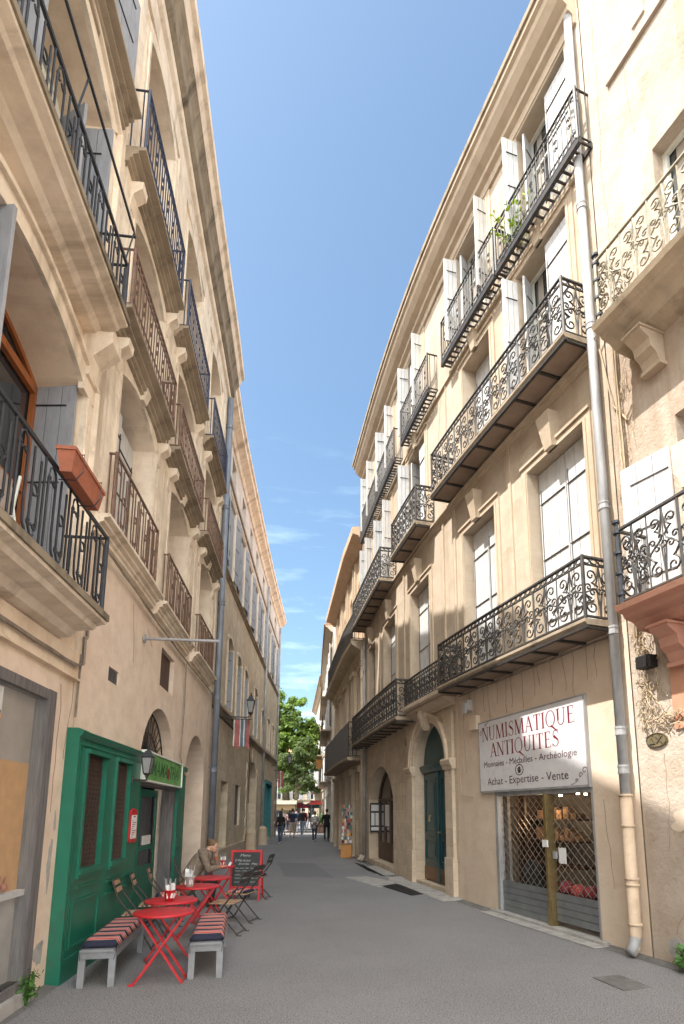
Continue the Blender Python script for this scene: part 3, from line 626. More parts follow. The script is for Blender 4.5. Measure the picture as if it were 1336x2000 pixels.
b=MB(FR); b.sweep([(0,3.76),(.06,3.76),(.08,3.80),(.16,3.84),(.24,3.88),(.26,3.93),(0,3.93)],8.92,11.9); b.build('entablature','stone_right',R1)
b=MB(FR); b.box(9.08,9.6,0,.03,3.56,3.68); b.build('relief_panel','stone_right',R1); b=MB(FR); b.box(11.2,11.75,0,.03,3.56,3.68); b.build('relief_panel','stone_right',R1)
b=MB(FR)  # carved cartouche on the keystone
K0=10.4
b.grid([[(K0-w_,0,z),(K0-w_*.8,d_,z),(K0,d_+.04,z),(K0+w_*.8,d_,z),(K0+w_,0,z)] for w_,d_,z in ((.05,.10,3.42),(.09,.17,3.50),(.08,.16,3.58),(.12,.19,3.66),(.17,.22,3.74),(.18,.22,3.82),(.12,.2,3.90),(.13,.16,3.96))],False,False)
for sg in (-1,1):
    b.tube([(K0+sg*a,.20,3.75+z) for a,z in spiral(.12,.02,.075,math.pi,1.4,.015,14,-1)],.02,6); b.tube([(K0+sg*a,.17,3.53+z) for a,z in spiral(.07,0,.05,math.pi,1.3,.01,12,1)],.016,6)
    b.tube([(K0+sg*.06,.2,3.88),(K0+sg*.13,.18,3.98),(K0+sg*.05,.16,4.03)],.02,6)
b.build('cartouche','trim_right',R1,True)
b=MB(FR); b.prism([(12.05+.09*math.cos(k*.628),3.36+.11*math.sin(k*.628)) for k in range(10)],0,.03); b.build('medallion','dirty_stone',R1)
# deep arched entrance with glazed door and a poster case on its far jamb
b=MB(FR); d0=-.36
b.box(13.44,13.52,d0,d0+.06,.18,2.0); b.box(16.65,16.73,d0,d0+.06,.18,2.0); b.box(13.52,16.65,d0,d0+.062,1.95,2.04); b.box(15.0,15.14,d0,d0+.058,.18,1.95); b.box(13.52,16.65,d0,d0+.05,.18,.70,step=3); b.box(14.2,14.28,d0,d0+.05,.7,1.95); b.box(15.85,15.93,d0,d0+.05,.7,1.95)
b.tube([(13.45+3.27*i/16,d0+.03,arch_z(ARC2,13.45+3.27*i/16)-.03) for i in range(17)],.04); b.box(15.03,15.11,d0,d0+.04,2.04,2.92)
dr=b.build('door','brown_wood',R1); g=MB(FR); shape_panel(g,ARC2,d0+.01); g.build('pane','glass_dark',dr)
g=MB(FR); g.box(15.2,15.8,d0+.03,d0+.04,1.2,1.85); g.build('poster','paper',dr)
b=MB(FR); b.box(16.66,16.74,-.33,-.02,.98,1.92); pc=b.build('poster_case','board_black',R1)
g=MB(FR); g.box(16.652,16.659,-.30,-.05,1.66,1.86); g.box(16.652,16.659,-.30,-.19,1.2,1.6); g.box(16.652,16.659,-.16,-.05,1.2,1.6); g.box(16.652,16.659,-.30,-.05,1.04,1.15); g.build('poster','paper',pc)
# ---- antiques shop front
b=MB(FR); rm=[(5.0,-1.9),(7.6,-1.9)]
b.box(4.95,9.3,-2.0,-1.9,0,2.3); b.box(4.95,5.05,-1.9,-.14,0,2.3); b.box(9.2,9.3,-1.9,-.45,0,2.3); b.box(7.52,9.2,-.30,-.25,0,2.3); b.box(5.05,9.2,-1.9,-.14,2.2,2.3); b.box(5.05,9.2,-1.9,-.14,0,.06); sr=b.build('shop_interior','interior_gray',R1)
b=MB(FR); b.box(6.4,7.7,-1.2,-.8,.75,.79); b.box(6.4,7.7,-1.2,-.8,1.15,1.18); b.box(6.4,7.7,-1.2,-.8,1.5,1.53); b.box(7.9,9.0,-1.7,-1.2,1.2,1.24); b.box(7.9,9.0,-1.7,-1.2,1.7,1.73); b.box(7.78,7.84,-1.3,-.8,.06,1.9); b.box(8.5,8.6,-1.2,-1.1,.06,2.1)
b.box(5.1,6.05,-.9,-.35,.42,.46); b.box(5.1,7.5,-1.85,-.2,1.95,1.98); b.build('shelf','brown_wood',sr)
b=MB(FR)
for k in range(9): b.box(6.45+.13*k,6.54+.13*k,-1.05,-.85,1.18,1.26+.12*((k*7)%3)/2); 
for k in range(7): b.box(7.95+.13*k,8.04+.13*k,-1.5,-1.25,1.24,1.34+.14*((k*5)%3)/2)
for k in range(6): b.box(6.5+.18*k,6.63+.18*k,-1.05,-.85,1.53,1.62+.05*((k*5)%3))
b.build('shelf_goods','warm_lit',sr)
b=MB(FR)
for s,d,z in ((5.5,-1.5,1.92),(6.0,-1.3,1.92),(6.6,-1.0,1.92),(6.9,-1.4,1.92),(5.8,-1.6,1.22),(6.7,-1.6,1.66),(7.05,-1.0,1.9),(5.3,-1.0,1.92)): b.tube([(s,d,z),(s,d,z+.03)],.025,8)
b.build('spotlight','bulb',sr)
for s,z,e in ((7.0,1.75,3.5),(8.3,1.7,3.5)):
    ld=bpy.data.lights.new('shop_lamp','POINT'); ld.energy=e; ld.color=(1,.66,.36); ld.shadow_soft_size=.08; lo=bpy.data.objects.new('shop_lamp',ld); COL.objects.link(lo); lo.location=FR.xyz(s,-.6,z)
b=MB(FR)
for k in range(14): t=math.pi*k/13; 
b.prism([(6.83+.24*math.cos(math.pi*2*k/20),.62+.27*math.sin(math.pi*2*k/20)) for k in range(20)],-.24,-.21); tag(b.build('display_dish','board_black'),'round black dish standing in the left pane of the antiques shop window','dish')
for i,(s,z,m_) in enumerate(((6.05,.56,'cushion_red'),(5.78,.54,'cloth_red'),(5.5,.55,'cushion_red'))):
    c=FR.xyz(s,-.24,z); b=MB(); b.ball(c,(.12,.10,.10)); tag(b.build('velvet_bundle',m_,smooth=True),['red and blue velvet bundle nearest the bronze post in the shop window','plain red velvet bundle in the middle of the shop window display','red velvet bundle against the near jamb of the shop window'][i],'bundle','velvet bundles in the shop window')
b=MB(FR); b.box(7.42,7.5,-.10,.01,.05,2.0,step=2); b.box(5.09,5.13,-.10,.0,.05,2.0,step=2); b.box(5.13,7.42,-.10,0,1.9,1.985); b.build('shop_frame','zinc',R1)
b=MB(FR); b.box(6.03,6.13,-.09,.035,.03,1.9,step=2); b.box(6.055,6.105,.035,.05,.03,1.9,step=2); bp=b.build('bronze_post','bronze',R1)
b=MB(FR); b.box(6.02,6.13,.05,.075,1.14,1.24); b.build('lock_box','paper',bp)
b=MB(FR)   # diamond roller grille, two leaves
def grille(a,c,z0,z1):
    w_,h_=.15,.135; n=int((c-a)/w_)+int((z1-z0)/h_)+3
    for k in range(-n,n):
        for sg in (1,-1):
            x0=a+k*w_ if sg==1 else c-k*w_
            pts=[]; steps=int((z1-z0)/(h_/2))+1
            for i in range(steps+1):
                z=z0+i*h_/2; x=x0+sg*i*w_/2
                if a<=x<=c and z<=z1: pts.append((x,-.05+.004*sg,z))
            if len(pts)>1: b.tube(pts,.0052,4)
grille(5.15,6.02,.52,1.9); grille(6.15,7.40,.52,1.9)
gr=b.build('roller_grille','steel_mesh',R1)
b=MB(FR)
for a,c,zz in ((5.15,6.02,.12),(6.15,7.40,.05)):
    for k in range(4 if zz>.1 else 5): b.box(a,c,-.06,-.035,zz+.098*k,zz+.098*k+.09)
b.build('slat_panel','steel_slat',gr)
b=MB(FR); b.box(5.74,5.9,-.034,-.03,.92,1.14); b.build('notice','paper',gr); b=MB(FR); b.box(5.93,6.0,-.034,.0,.98,1.08); b.build('padlock','zinc',gr)
b=MB(FR); b.box(4.95,7.62,-.12,.10,0,.045); b.build('doorstep','concrete',R1)
b=MB(FR)  # cracks and dead creeper stems on the plaster above the sign
for i in range(16):
    s=4.6+i*.245+rnd.uniform(-.06,.06); z=3.9; pts=[]
    while z>3.9-rnd.uniform(.35,.9): pts.append((s,.006,z)); s+=rnd.uniform(-.02,.02); z-=.07
    if len(pts)>1: b.tube(pts,.004,3)
b.build('dried_stem','soffit_stone',R1)
b=MB(FR); b.box(8.2,8.42,0,.10,3.52,3.72); b.box(8.24,8.38,.1,.13,3.46,3.66); b.build('alarm_box','shutter_white',R1,bevel=.01)
b=MB(FR); b.box(7.92,8.18,0,.09,3.12,3.38); b.build('junction_box','wall_shop',R1,bevel=.005)
cracks(FR,R1,[(8.6,3.8,.05,-1.6,16),(12.4,3.4,.1,-2.0,18),(6.65,7.8,.0,-2.6,18),(9.3,10.9,.1,-2.2,16),(4.9,1.8,-.1,-1.2,10),(12.0,7.7,.05,-3,20)],8)
# cable bundles under balconies and down the joint
b=MB(FR)
def bundle(b,pts,n=4,j=.02,r=.007):
    for k in range(n):
        o=(rnd.uniform(-j,j),rnd.uniform(0,j*1.6),rnd.uniform(-j,j)); q=[]
        for i in range(len(pts)-1):
            a,c=Vector(pts[i]),Vector(pts[i+1]); m_=max(1,int((c-a).length/.3))
            for t in range(m_): p=a.lerp(c,t/m_); q.append((p.x+o[0]+rnd.uniform(-.008,.008),max(.005,p.y+o[1]),p.z+o[2]+rnd.uniform(-.012,.012)))
        q.append(tuple(Vector(pts[-1])+Vector(o))); b.tube(q,r,4)
bundle(b,[(4.5,.05,8.0),(8.8,.05,7.99)],5,.03); bundle(b,[(8.8,.05,7.97),(17.3,.05,7.86)],4,.025); bundle(b,[(4.5,.04,3.86),(8.6,.04,3.86)],3,.02,.006); bundle(b,[(4.25,.05,8.1),(4.5,.1,7.98)],4,.03)
b.build('cable_bundle','cable',R1)
b=MB(FR); bundle(b,[(8.78,.02,8.0),(8.76,.02,4.4),(8.72,.02,2.2),(8.7,.02,1.95),(8.2,.02,1.9)],2,.012,.006); bundle(b,[(8.98,.02,11.1),(9.0,.02,9.9),(8.95,.02,7.9)],2,.012,.006); b.build('cable','trim_right',R1)

# sign with lettering
def fontmesh(txt,size,bold=0,ital=0):
    cu=bpy.data.curves.new('t','FONT'); cu.body=txt; cu.size=size; cu.offset=bold; cu.shear=ital; cu.resolution_u=3
    o=bpy.data.objects.new('t',cu); COL.objects.link(o); bpy.context.view_layer.update(); dg=bpy.context.evaluated_depsgraph_get()
    me=bpy.data.meshes.new_from_object(o.evaluated_get(dg)); V=[tuple(v.co) for v in me.vertices]; Fc=[tuple(p.vertices) for p in me.polygons]
    bpy.data.objects.remove(o); bpy.data.curves.remove(cu); bpy.data.meshes.remove(me); return V,Fc
def put(b,V,Fc,fn):
    i0=len(b.v); b.v+=[b.p(fn(x,y)) for x,y,_ in V]
    for f in Fc: b.f.append(tuple(i0+i for i in f)); b.uv.append([(V[i][0],V[i][1]) for i in f])
def text_to(b,txt,w_,h_,x0,y0,fn,bold=0,ital=0,serif=False):
    if serif: V,Fc=serif_text(txt)
    else: V,Fc=fontmesh(txt,1,bold,ital)
    if not V: return
    xs=[v[0] for v in V]; ys=[v[1] for v in V]; ax,bx=min(xs),max(xs); ay=0 if not serif else min(ys); by=.73 if not serif else max(ys)
    if serif: ay,by=0,1
    put(b,V,Fc,lambda x,y:fn(x0+(x-ax)/(bx-ax)*w_,y0+(y-ay)/(by-ay)*h_))
def serif_text(txt):
    V=[];Fc=[]
    def poly(p,dx):
        i=len(V); V.extend([(x+dx,y,0) for x,y in p]); Fc.append(tuple(range(i,i+len(p))))
    def ln(x0,y0,x1,y1,w_,dx): poly([(x0-w_/2,y0),(x0+w_/2,y0),(x1+w_/2,y1),(x1-w_/2,y1)],dx)
    def sf(x,y,w_,dx): poly([(x-w_/2,y-.018),(x+w_/2,y-.018),(x+w_/2,y+.018),(x-w_/2,y+.018)],dx)
    def arc(cx,cy,rx,ry,a0,a1,t0,t1,dx,n=16):
        for i in range(n):
            a,c=a0+(a1-a0)*i/n,a0+(a1-a0)*(i+1)/n
            def th(q): return t0+(t1-t0)*abs(math.cos(q))
            poly([(cx+rx*math.cos(a),cy+ry*math.sin(a)),(cx+rx*math.cos(c),cy+ry*math.sin(c)),(cx+(rx-th(c))*math.cos(c),cy+(ry-t0*.9)*math.sin(c)),(cx+(rx-th(a))*math.cos(a),cy+(ry-t0*.9)*math.sin(a))],dx)
    TK,TN=.13,.05; x=0; PI=math.pi
    for ch in txt:
        if ch=='N': ln(.1,0,.1,1,TN,x); ln(.66,0,.66,1,TN,x); ln(.66,0,.12,1,TK,x); sf(.1,.018,.2,x); sf(.07,.982,.2,x); sf(.66,.982,.2,x); wd=.78
        elif ch=='U': ln(.14,.3,.14,1,TK,x); ln(.62,.3,.62,1,TN,x); arc(.37,.32,.27,.33,PI,2*PI,.05,.07,x); sf(.14,.982,.28,x); sf(.62,.982,.2,x); wd=.78
        elif ch=='M': ln(.1,0,.14,1,TN,x); ln(.47,0,.16,1,TK,x); ln(.47,0,.78,1,TN,x); ln(.86,0,.8,1,TK,x); sf(.1,.018,.2,x); sf(.86,.018,.28,x); sf(.12,.982,.2,x); sf(.8,.982,.2,x); wd=1.0
        elif ch=='I': ln(.14,0,.14,1,TK,x); sf(.14,.018,.28,x); sf(.14,.982,.28,x); wd=.32
        elif ch=='T': ln(.32,0,.32,1,TK,x); sf(.32,.018,.28,x); sf(.32,.98,.62,x); ln(.03,.8,.02,1,.04,x); ln(.61,.8,.62,1,.04,x); wd=.66
        elif ch=='A': ln(.08,0,.36,1,TN,x); ln(.66,0,.36,1,TK,x); sf(.38,.34,.4,x); sf(.08,.018,.22,x); sf(.66,.018,.26,x); wd=.76
        elif ch=='E': ln(.14,0,.14,1,TK,x); sf(.3,.018,.5,x); sf(.28,.982,.48,x); sf(.28,.52,.32,x); ln(.54,.0,.56,.2,.035,x); ln(.51,.8,.5,1,.035,x); ln(.43,.42,.43,.62,.03,x); wd=.62
        elif ch=='Q': arc(.4,.5,.4,.52,0,2*PI,.045,.085,x,26); poly([(.36,.06),(.5,.1),(.86,-.22),(.98,-.2),(.94,-.25),(.8,-.27)],x); wd=.84
        elif ch=='S':
            arc(.3,.74,.23,.27,.25*PI,1.5*PI,.045,.06,x,14); arc(.27,.27,.26,.28,-.85*PI,.5*PI,.045,.075,x,14); ln(.1,.62,.1,.62,.01,x); poly([(.12,.62),(.2,.72),(.5,.44),(.42,.34)],x); ln(.48,.78,.49,.99,.035,x); ln(.03,.02,.04,.24,.035,x); wd=.58
        else: wd=.3
        x+=wd+.06
    return V,Fc
b=MB(FR); b.box(5.11,7.88,.0,.05,2.0,3.2); sg=b.build('sign_board','sign_white',R1)
b=MB(FR); b.box(5.09,7.9,.0,.056,1.97,1.998); b.box(5.09,5.112,.0,.055,1.998,3.21); b.box(7.878,7.9,.0,.055,1.998,3.21); b.box(5.09,7.9,0,.055,3.2,3.225); b.build('sign_frame','zinc',sg)
SF=lambda dd=.0525:(lambda x,y:(7.88-x,dd,2.0+y))
b=MB(FR); text_to(b,'NUMISMATIQUE',2.48,.24,.10,.87,SF(),serif=True); text_to(b,'ANTIQUITES',1.86,.235,.36,.575,SF(),serif=True); b.build('red_lettering','ink_red',sg,recalc=False)
b=MB(FR); text_to(b,'Monnaies - Médailles - Archéologie',2.45,.105,.14,.405,SF(),0); text_to(b,'Achat - Expertise - Vente',2.15,.13,.24,.095,SF(),0)
rows=[[(1.22+.115*math.cos(k*.3142),.300+.09*math.sin(k*.3142)) for k in range(21)],[(1.22+.097*math.cos(k*.3142),.300+.076*math.sin(k*.3142)) for k in range(21)]]
def fl(rows):
    for i in range(len(rows)-1):
        for j in range(len(rows[0])-1): b.face([SF()(*q) for q in (rows[i][j],rows[i][j+1],rows[i+1][j+1],rows[i+1][j])])
fl(rows)
for k in range(9): # little engraved figure on the coin emblem
    a=k*.7; c=(1.22+.045*math.cos(a)*(1-.3*(k%2)),.30+.04*math.sin(a)); fl([[(c[0]-.014,c[1]-.010),(c[0]+.016,c[1]-.006)],[(c[0]-.010,c[1]+.012),(c[0]+.010,c[1]+.014)]])
fl([[(1.19,.25),(1.25,.25)],[(1.20,.345),(1.235,.35)]])
for cx,cy,sx_,sy_ in ((2.77,.02,-1,1),(.01,1.19,1,-1)): # corner scrolls
    fl([[(cx+sx_*.30*math.cos(t*.157),cy+sy_*(.25-.25*math.sin(t*.157))+0*t) for t in range(11)],[(cx+sx_*.27*math.cos(t*.157),cy+sy_*(.235-.24*math.sin(t*.157))) for t in range(11)]]) if False else None
    for q in range(3):
        r0=.06-.012*q; ccx,ccy=cx+sx_*(.05+.085*q),cy+sy_*(.05+.10*(2-q)*.6 if q<2 else .04)
        for t in range(16):
            a,c=t*.45,(t+1)*.45; r1=r0*(1-t/20); r2=r0*(1-(t+1)/20)
            fl([[(ccx+r1*math.cos(a),ccy+r1*math.sin(a)),(ccx+r2*math.cos(c),ccy+r2*math.sin(c))],[(ccx+(r1-.012)*math.cos(a),ccy+(r1-.012)*math.sin(a)),(ccx+(r2-.012)*math.cos(c),ccy+(r2-.012)*math.sin(c))]])
    pts=[(cx+sx_*.33*(1-t/12)**1.0,cy+sy_*.33*(1-math.sqrt(max(0,1-(1-t/12)**2)))*0+sy_*(.30*(t/12)**2)) for t in range(13)]
    for t in range(12): p,q=pts[t],pts[t+1]; fl([[p,q],[(p[0]-.006,p[1]-.010),(q[0]-.006,q[1]-.010)]])
b.build('dark_lettering','ink_dark',sg,recalc=False)

# downpipes on the right
pp=pipe(FR,'long gray and cream drainpipe running up the joint beside the antiques shop',4.42,.10,0.03,14.0,.062,'zinc',joints=(2.15,2.62,3.9,5.6,8.3,10.3,12.2))
b=MB(FR)
b.tube([(4.43,.2,.05),(4.42,.14,.12),(4.42,.10,.24),(4.42,.10,1.85)],.070,14); [b.tube([(4.42,.10,z-.014),(4.42,.10,z+.014)],.082,14) for z in (.36,.80,.87,1.48,1.84)]
b.build('lower_section','pipe_cream',pp,True)
b=MB(FR); bundle(b,[(4.36,.03,7.9),(4.2,.03,6.9),(4.0,.03,6.6),(3.9,.03,6.72)],2,.01,.012); bundle(b,[(4.1,.03,7.9),(4.08,.03,5.3),(4.12,.03,3.7)],5,.04,.009)
for i in range(90):
    s=4.05+rnd.gauss(0,.09); z=rnd.uniform(2.7,3.9); pts=[(s,.03,z)]
    for k in range(5): s+=rnd.uniform(-.045,.04); z+=rnd.uniform(-.08,.03); pts.append((s,.02+rnd.random()*.06,z))
    b.tube(pts,.004+.003*rnd.random(),3)
for i in range(50):
    s=rnd.uniform(3.3,4.05); z=2.72+rnd.uniform(-.12,.1); pts=[(s,.03,z)]
    for k in range(4): s+=rnd.uniform(-.08,.05); z+=rnd.uniform(-.05,.05); pts.append((s,.02+rnd.random()*.06,z))
    b.tube(pts,.004+.003*rnd.random(),3)
for i in range(60):
    s=4.05+rnd.gauss(0,.06); z=rnd.uniform(4.2,7.9); pts=[(s,.03,z)]
    for k in range(5): s+=rnd.uniform(-.03,.03); z-=rnd.uniform(.0,.12); pts.append((s,.02+rnd.random()*.04,z))
    b.tube(pts,.004,3)
tag(b.build('dead_creeper','twig'),'tangle of dry creeper stems and wires climbing beside the gray drainpipe','creeper')
b=MB(FR); b.box(3.86,4.06,.02,.16,3.3,3.45); tag(b.build('cable_box','dark',bevel=.01),'dark cable box tucked under the red stone bracket in the creeper','cable box')
b=MB(FR); b.prism([(3.98+.15*math.cos(k*.3142),2.46+.085*math.sin(k*.3142)) for k in range(20)],0.002,.02)
pl=b.build('oval_plaque','brass_plate'); tag(pl,'small oval bronze house plaque on the cream wall right of the drainpipe','plaque')
b=MB(FR)
for k in range(20):
    a=k*.3142; b.tube([(3.98+.14*math.cos(a),.022,2.46+.077*math.sin(a)),(3.98+.14*math.cos(a+.3142),.022,2.46+.077*math.sin(a+.3142))],.005,4)
b.tube([(4.05,.022,2.49),(4.0,.022,2.42),(4.08,.022,2.42)],.007); b.tube([(3.99,.022,2.50),(3.90,.022,2.42)],.007); b.tube([(3.9,.022,2.50),(3.98,.022,2.42)],.007); b.build('raised_mark','cable_dark',pl)

# =====================================================  LEFT NEAR HOUSE (L0)
L0=thing('corner_shop_house',tuple(FL.xyz(3,-.1,0)),'ochre stone house at the left edge with black hairpin balconies above a glazed shop window','house')
LH=13.0
o1=(1.9,4.42,3.62,6.34,.32,.55); o2=(1.9,4.42,6.98,9.85,.32,.6); o3=(2.2,4.1,10.35,11.9,.2,.4); so_=(.6,4.35,.2,2.74,0,.14); p1=(-1.8,.6,3.62,6.5,.3,.5)
wall(FL,'wall','wall_left_near',L0,-5,4.93,2.95,LH,[o1,o2,o3])
wall(FL,'shop_wall','wall_left_low',L0,-5,4.93,0,2.95,[so_])
shell(FL,L0,-5,4.93,LH,eave=0,mw='wall_left_near')
b=MB(FL); b.box(-5,4.86,0,.035,3.02,3.30); b.box(-5,4.88,0,.06,3.0,3.02); b.build('string_course','wall_left_near',L0)
def sur0(b,o): surround(b,o,.20,.05); surround(b,(o[0]-.17,o[1]+.17,o[2],o[3]+.17,.32),.05,.09)
each(FL,(o1,o2),'window_surround','trim_left',L0,sur0); each(FL,(o3,),'window_surround','trim_left',L0,lambda b,o:surround(b,o,.12,.04)); each(FL,(0,),'pilaster_strip','trim_left',L0,lambda b,o:b.box(4.72,4.93,0,.03,3.3,10.0,step=4))
for o,fm,d in ((o1,'orange_wood',-.48),(o2,'white_trim',-.55),(o3,'white_trim',-.35)):
    window(FL,L0,o,d,fm,'glass_dark',.09,3 if fm!='orange_wood' else 2)
# shutters folded into the reveals and ajar
shutter_open(FL,L0,4.38,1,3.7,6.2,.44,83,'shutter_gray',-.46); shutter_open(FL,L0,2.75,1,3.7,6.3,.42,80,'shutter_gray',-.30)
shutter_open(FL,L0,4.40,1,7.05,9.45,.5,86,'shutter_gray',-.42); shutter_open(FL,L0,4.30,1,7.05,9.4,.42,60,'shutter_gray',-.48); shutter_open(FL,L0,2.7,1,7.05,9.5,.5,80,'shutter_gray',-.3)
shutter_open(FL,L0,4.12,1,10.4,11.95,.62,172,'shutter_gray',.02)
for zb,zt,dd in ((3.36,4.36,.43),(6.73,7.58,.40)):
    b=MB(FL); b.sweep([(0,zb-.05),(dd*.3,zb-.03),(dd*.42,zb+.03),(dd*.8,zb+.05),(dd*.86,zb+.09),(dd+.02,zb+.11),(dd+.03,zb+.2),(0,zb+.2)],-3,4.36); bl=b.build('balcony','trim_left',L0); b=MB(FL); b.box(-3,4.37,dd+.024,dd+.045,zb+.14,zb+.205); b.box(-3,4.36,dd*.45,dd*.78,zb+.028,zb+.052) if 0 else None; b.build('slab_edge','mossy_stone',bl)
    railing(FL,bl,.2,4.32,dd-.02,zb+.22,zt,'hairpin','iron_dark_blue',.0095)
    if zb>5:
        c=MB(FL); c.tube([(.2+k*.4,dd+.05,zt+.36) for k in range(11)]+[(4.3,dd+.05,zt+.36),(4.3,.0,zt+.36)],.014); [c.tube([(s,dd-.02,zt),(s,dd+.05,zt+.36)],.009) for s in (1.5,2.9,4.25)]; c.build('upper_handrail','iron_dark_blue',bl)
        for s in (4.45,1.75): c=MB(FL); c.grid([[(s-q,d_,z_) for d_,z_ in ((0,zb-.55),(.08,zb-.52),(.11,zb-.3),(.2,zb-.22),(.3,zb-.12),(.3,zb-.0),(0,zb))] for q in (-.13,.13)],True,True); c.box(s-.16,s+.16,0,.06,zb-.72,zb-.55); c.build('bracket','trim_left',bl)
b=MB(FL); moulding(b,.8,4.72,9.93,.26,.26,4); b.build('window_ledge','dirty_stone',L0)
b=MB(FL); bundle(b,[(-2,.05,3.14),(4.7,.05,3.13),(4.88,.05,3.2),(4.9,.04,3.5)],4,.02,.009); bundle(b,[(4.9,.03,3.3),(4.88,.03,2.62)],2,.01,.006); b.build('cable_bundle','cable',L0)
# shop window
b=MB(FL); b.box(4.27,4.43,-.16,.03,.12,2.79,step=3); b.box(.6,4.27,-.10,.02,2.69,2.79); b.box(.6,4.27,-.12,.03,.12,.2); sf=b.build('shop_frame','gray_wood',L0,bevel=.004)
b=MB(FL); b.box(.6,4.43,-.2,.08,0,.12); b.build('plinth','concrete',L0)
b=MB(FL); b.box(.6,4.27,-1.6,-1.5,.1,2.7); b.box(4.2,4.27,-1.5,-.2,.1,2.7); b.box(.6,4.2,-1.5,-.2,2.6,2.7); b.box(.6,4.2,-1.5,-.2,.1,.15); b.build('shop_interior','beige_in',L0)
b=MB(FL); b.box(2.2,4.26,-.10,-.09,.97,2.08); b.build('blind','orange_blind',L0); b=MB(FL); b.box(2.2,4.26,-.10,-.09,2.08,2.72); b.build('curtain_and_reflection','curtain_and_reflection',L0); b=MB(FL); b.box(2.2,4.26,-.10,-.09,.2,.9); b.build('base_panel','interior_gray',L0)  # sheet above the blind paints the grayish reflection on the glass
b=MB(FL); b.box(2.2,4.26,-.089,-.02,.92,.97); b.build('counter','shutter_white',L0)
b=MB(FL); b.box(3.36,3.60,-.05,-.045,2.40,2.66); b.build('notice','paper',L0)
mg,tg_,bg_=_new('shop_glass'); bg_.inputs['Base Color'].default_value=(.55,.57,.56,1); bg_.inputs['Roughness'].default_value=.02; bg_.inputs['Alpha'].default_value=.18; bg_.inputs['Specular IOR Level'].default_value=.8
b=MB(FL); b.face([(.6,-.012,.2),(4.268,-.012,.2),(4.268,-.012,2.69),(.6,-.012,2.69)]); b.build('pane','shop_glass',sf)
for i,(s,z) in enumerate(((3.62,1.03),(3.86,1.03),(3.95,1.02))):
    b=MB(); c=FL.xyz(s,-.055,z); b.ball(c,(.03,.04,.04)); b.tube([(c.x,c.y,c.z+.04),(c.x+.01,c.y,c.z+.09)],.01)
    tag(b.build('onion','onion',smooth=True),['large onion on the white shelf behind the left shop glass','second onion from the left on the white shop shelf','small onion nearest the gray wood post on the shop shelf'][i],'onion','onions on the shop window shelf')
b=MB(FL)
for k in range(6): b.tube([(3.53,-.05,1.80+.11*k),(3.53,-.05,1.80+.11*k+.075)],.035,12)
t=b.build('jar_stack','jar_amber'); b=MB(FL); [b.tube([(3.53,-.05,1.80+.11*k+.075),(3.53,-.05,1.80+.11*k+.108)],.033,12) for k in range(6)]; b.build('jar_lid','dark',t); tag(t,'column of amber jars with dark lids at the left edge of the shop window','jars')
# planter hooked on the balcony rail
pl=thing('window_box',tuple(FL.xyz(3.35,.5,4.2)),'terracotta window box hooked outside the lower left balcony rail','planter'); b=MB(FL)
b.grid([[(3.06,.46,4.30),(3.06,.55,4.30),(3.66,.55,4.30),(3.66,.46,4.30)],[(3.03,.44,4.47),(3.03,.575,4.47),(3.69,.575,4.47),(3.69,.44,4.47)],[(3.02,.43,4.47),(3.02,.585,4.47),(3.70,.585,4.47),(3.70,.43,4.47)],[(3.02,.43,4.50),(3.02,.585,4.50),(3.70,.585,4.50),(3.70,.43,4.50)]],True,False)
b.face([(3.06,.46,4.30),(3.66,.46,4.30),(3.66,.55,4.30),(3.06,.55,4.30)]); b.face([(3.04,.45,4.45),(3.68,.45,4.45),(3.68,.57,4.45),(3.04,.57,4.45)])
b.build('trough','terracotta',pl); b=MB(FL)
for s in (3.15,3.55): b.tube([(s,.40,4.48),(s,.60,4.51),(s,.60,4.36),(s,.55,4.28),(s,.42,4.28)],.005)
b.build('hanger','iron_dark_blue',pl)
b=MB(FL); b.grid([[(2.55,.12,3.6),(2.95,.12,3.6)],[(2.55,.16,4.2),(2.95,.16,4.2)]]); dc=thing('deck_chair',tuple(FL.xyz(2.8,.2,3.57)),'folded gray and beige deck chair standing on the lower left balcony','deck chair')
b=MB(FL); b.box(2.55,3.05,.10,.12,3.62,3.9); b.build('lower_cloth','cloth_grayblue',dc); b=MB(FL); b.box(2.55,3.05,.11,.13,3.9,4.18); b.build('upper_cloth','cloth_beige',dc); b=MB(FL)
for s in (2.53,3.07): b.tube([(s,.10,3.57),(s+.02,.16,4.25)],.012,6); b.tube([(s,.22,3.57),(s+.02,.10,4.15)],.012,6)
b.build('frame','white_trim',dc)
b=MB(); c=FL.xyz(2.9,.27,7.07); b.lathe(c,[(.05,-.10),(.075,.06)],10); fp=b.build('flower_pot','terracotta'); tag(fp,'small pot of yellow flowers on the upper left balcony','flower pot'); b=MB()
for k in range(26): q=(c.x+rnd.uniform(-.09,.09),c.y+rnd.uniform(-.09,.09),c.z+.08+rnd.uniform(0,.14)); b.ball(q,.018,5,3)
b.build('flower','jar_amber',fp)

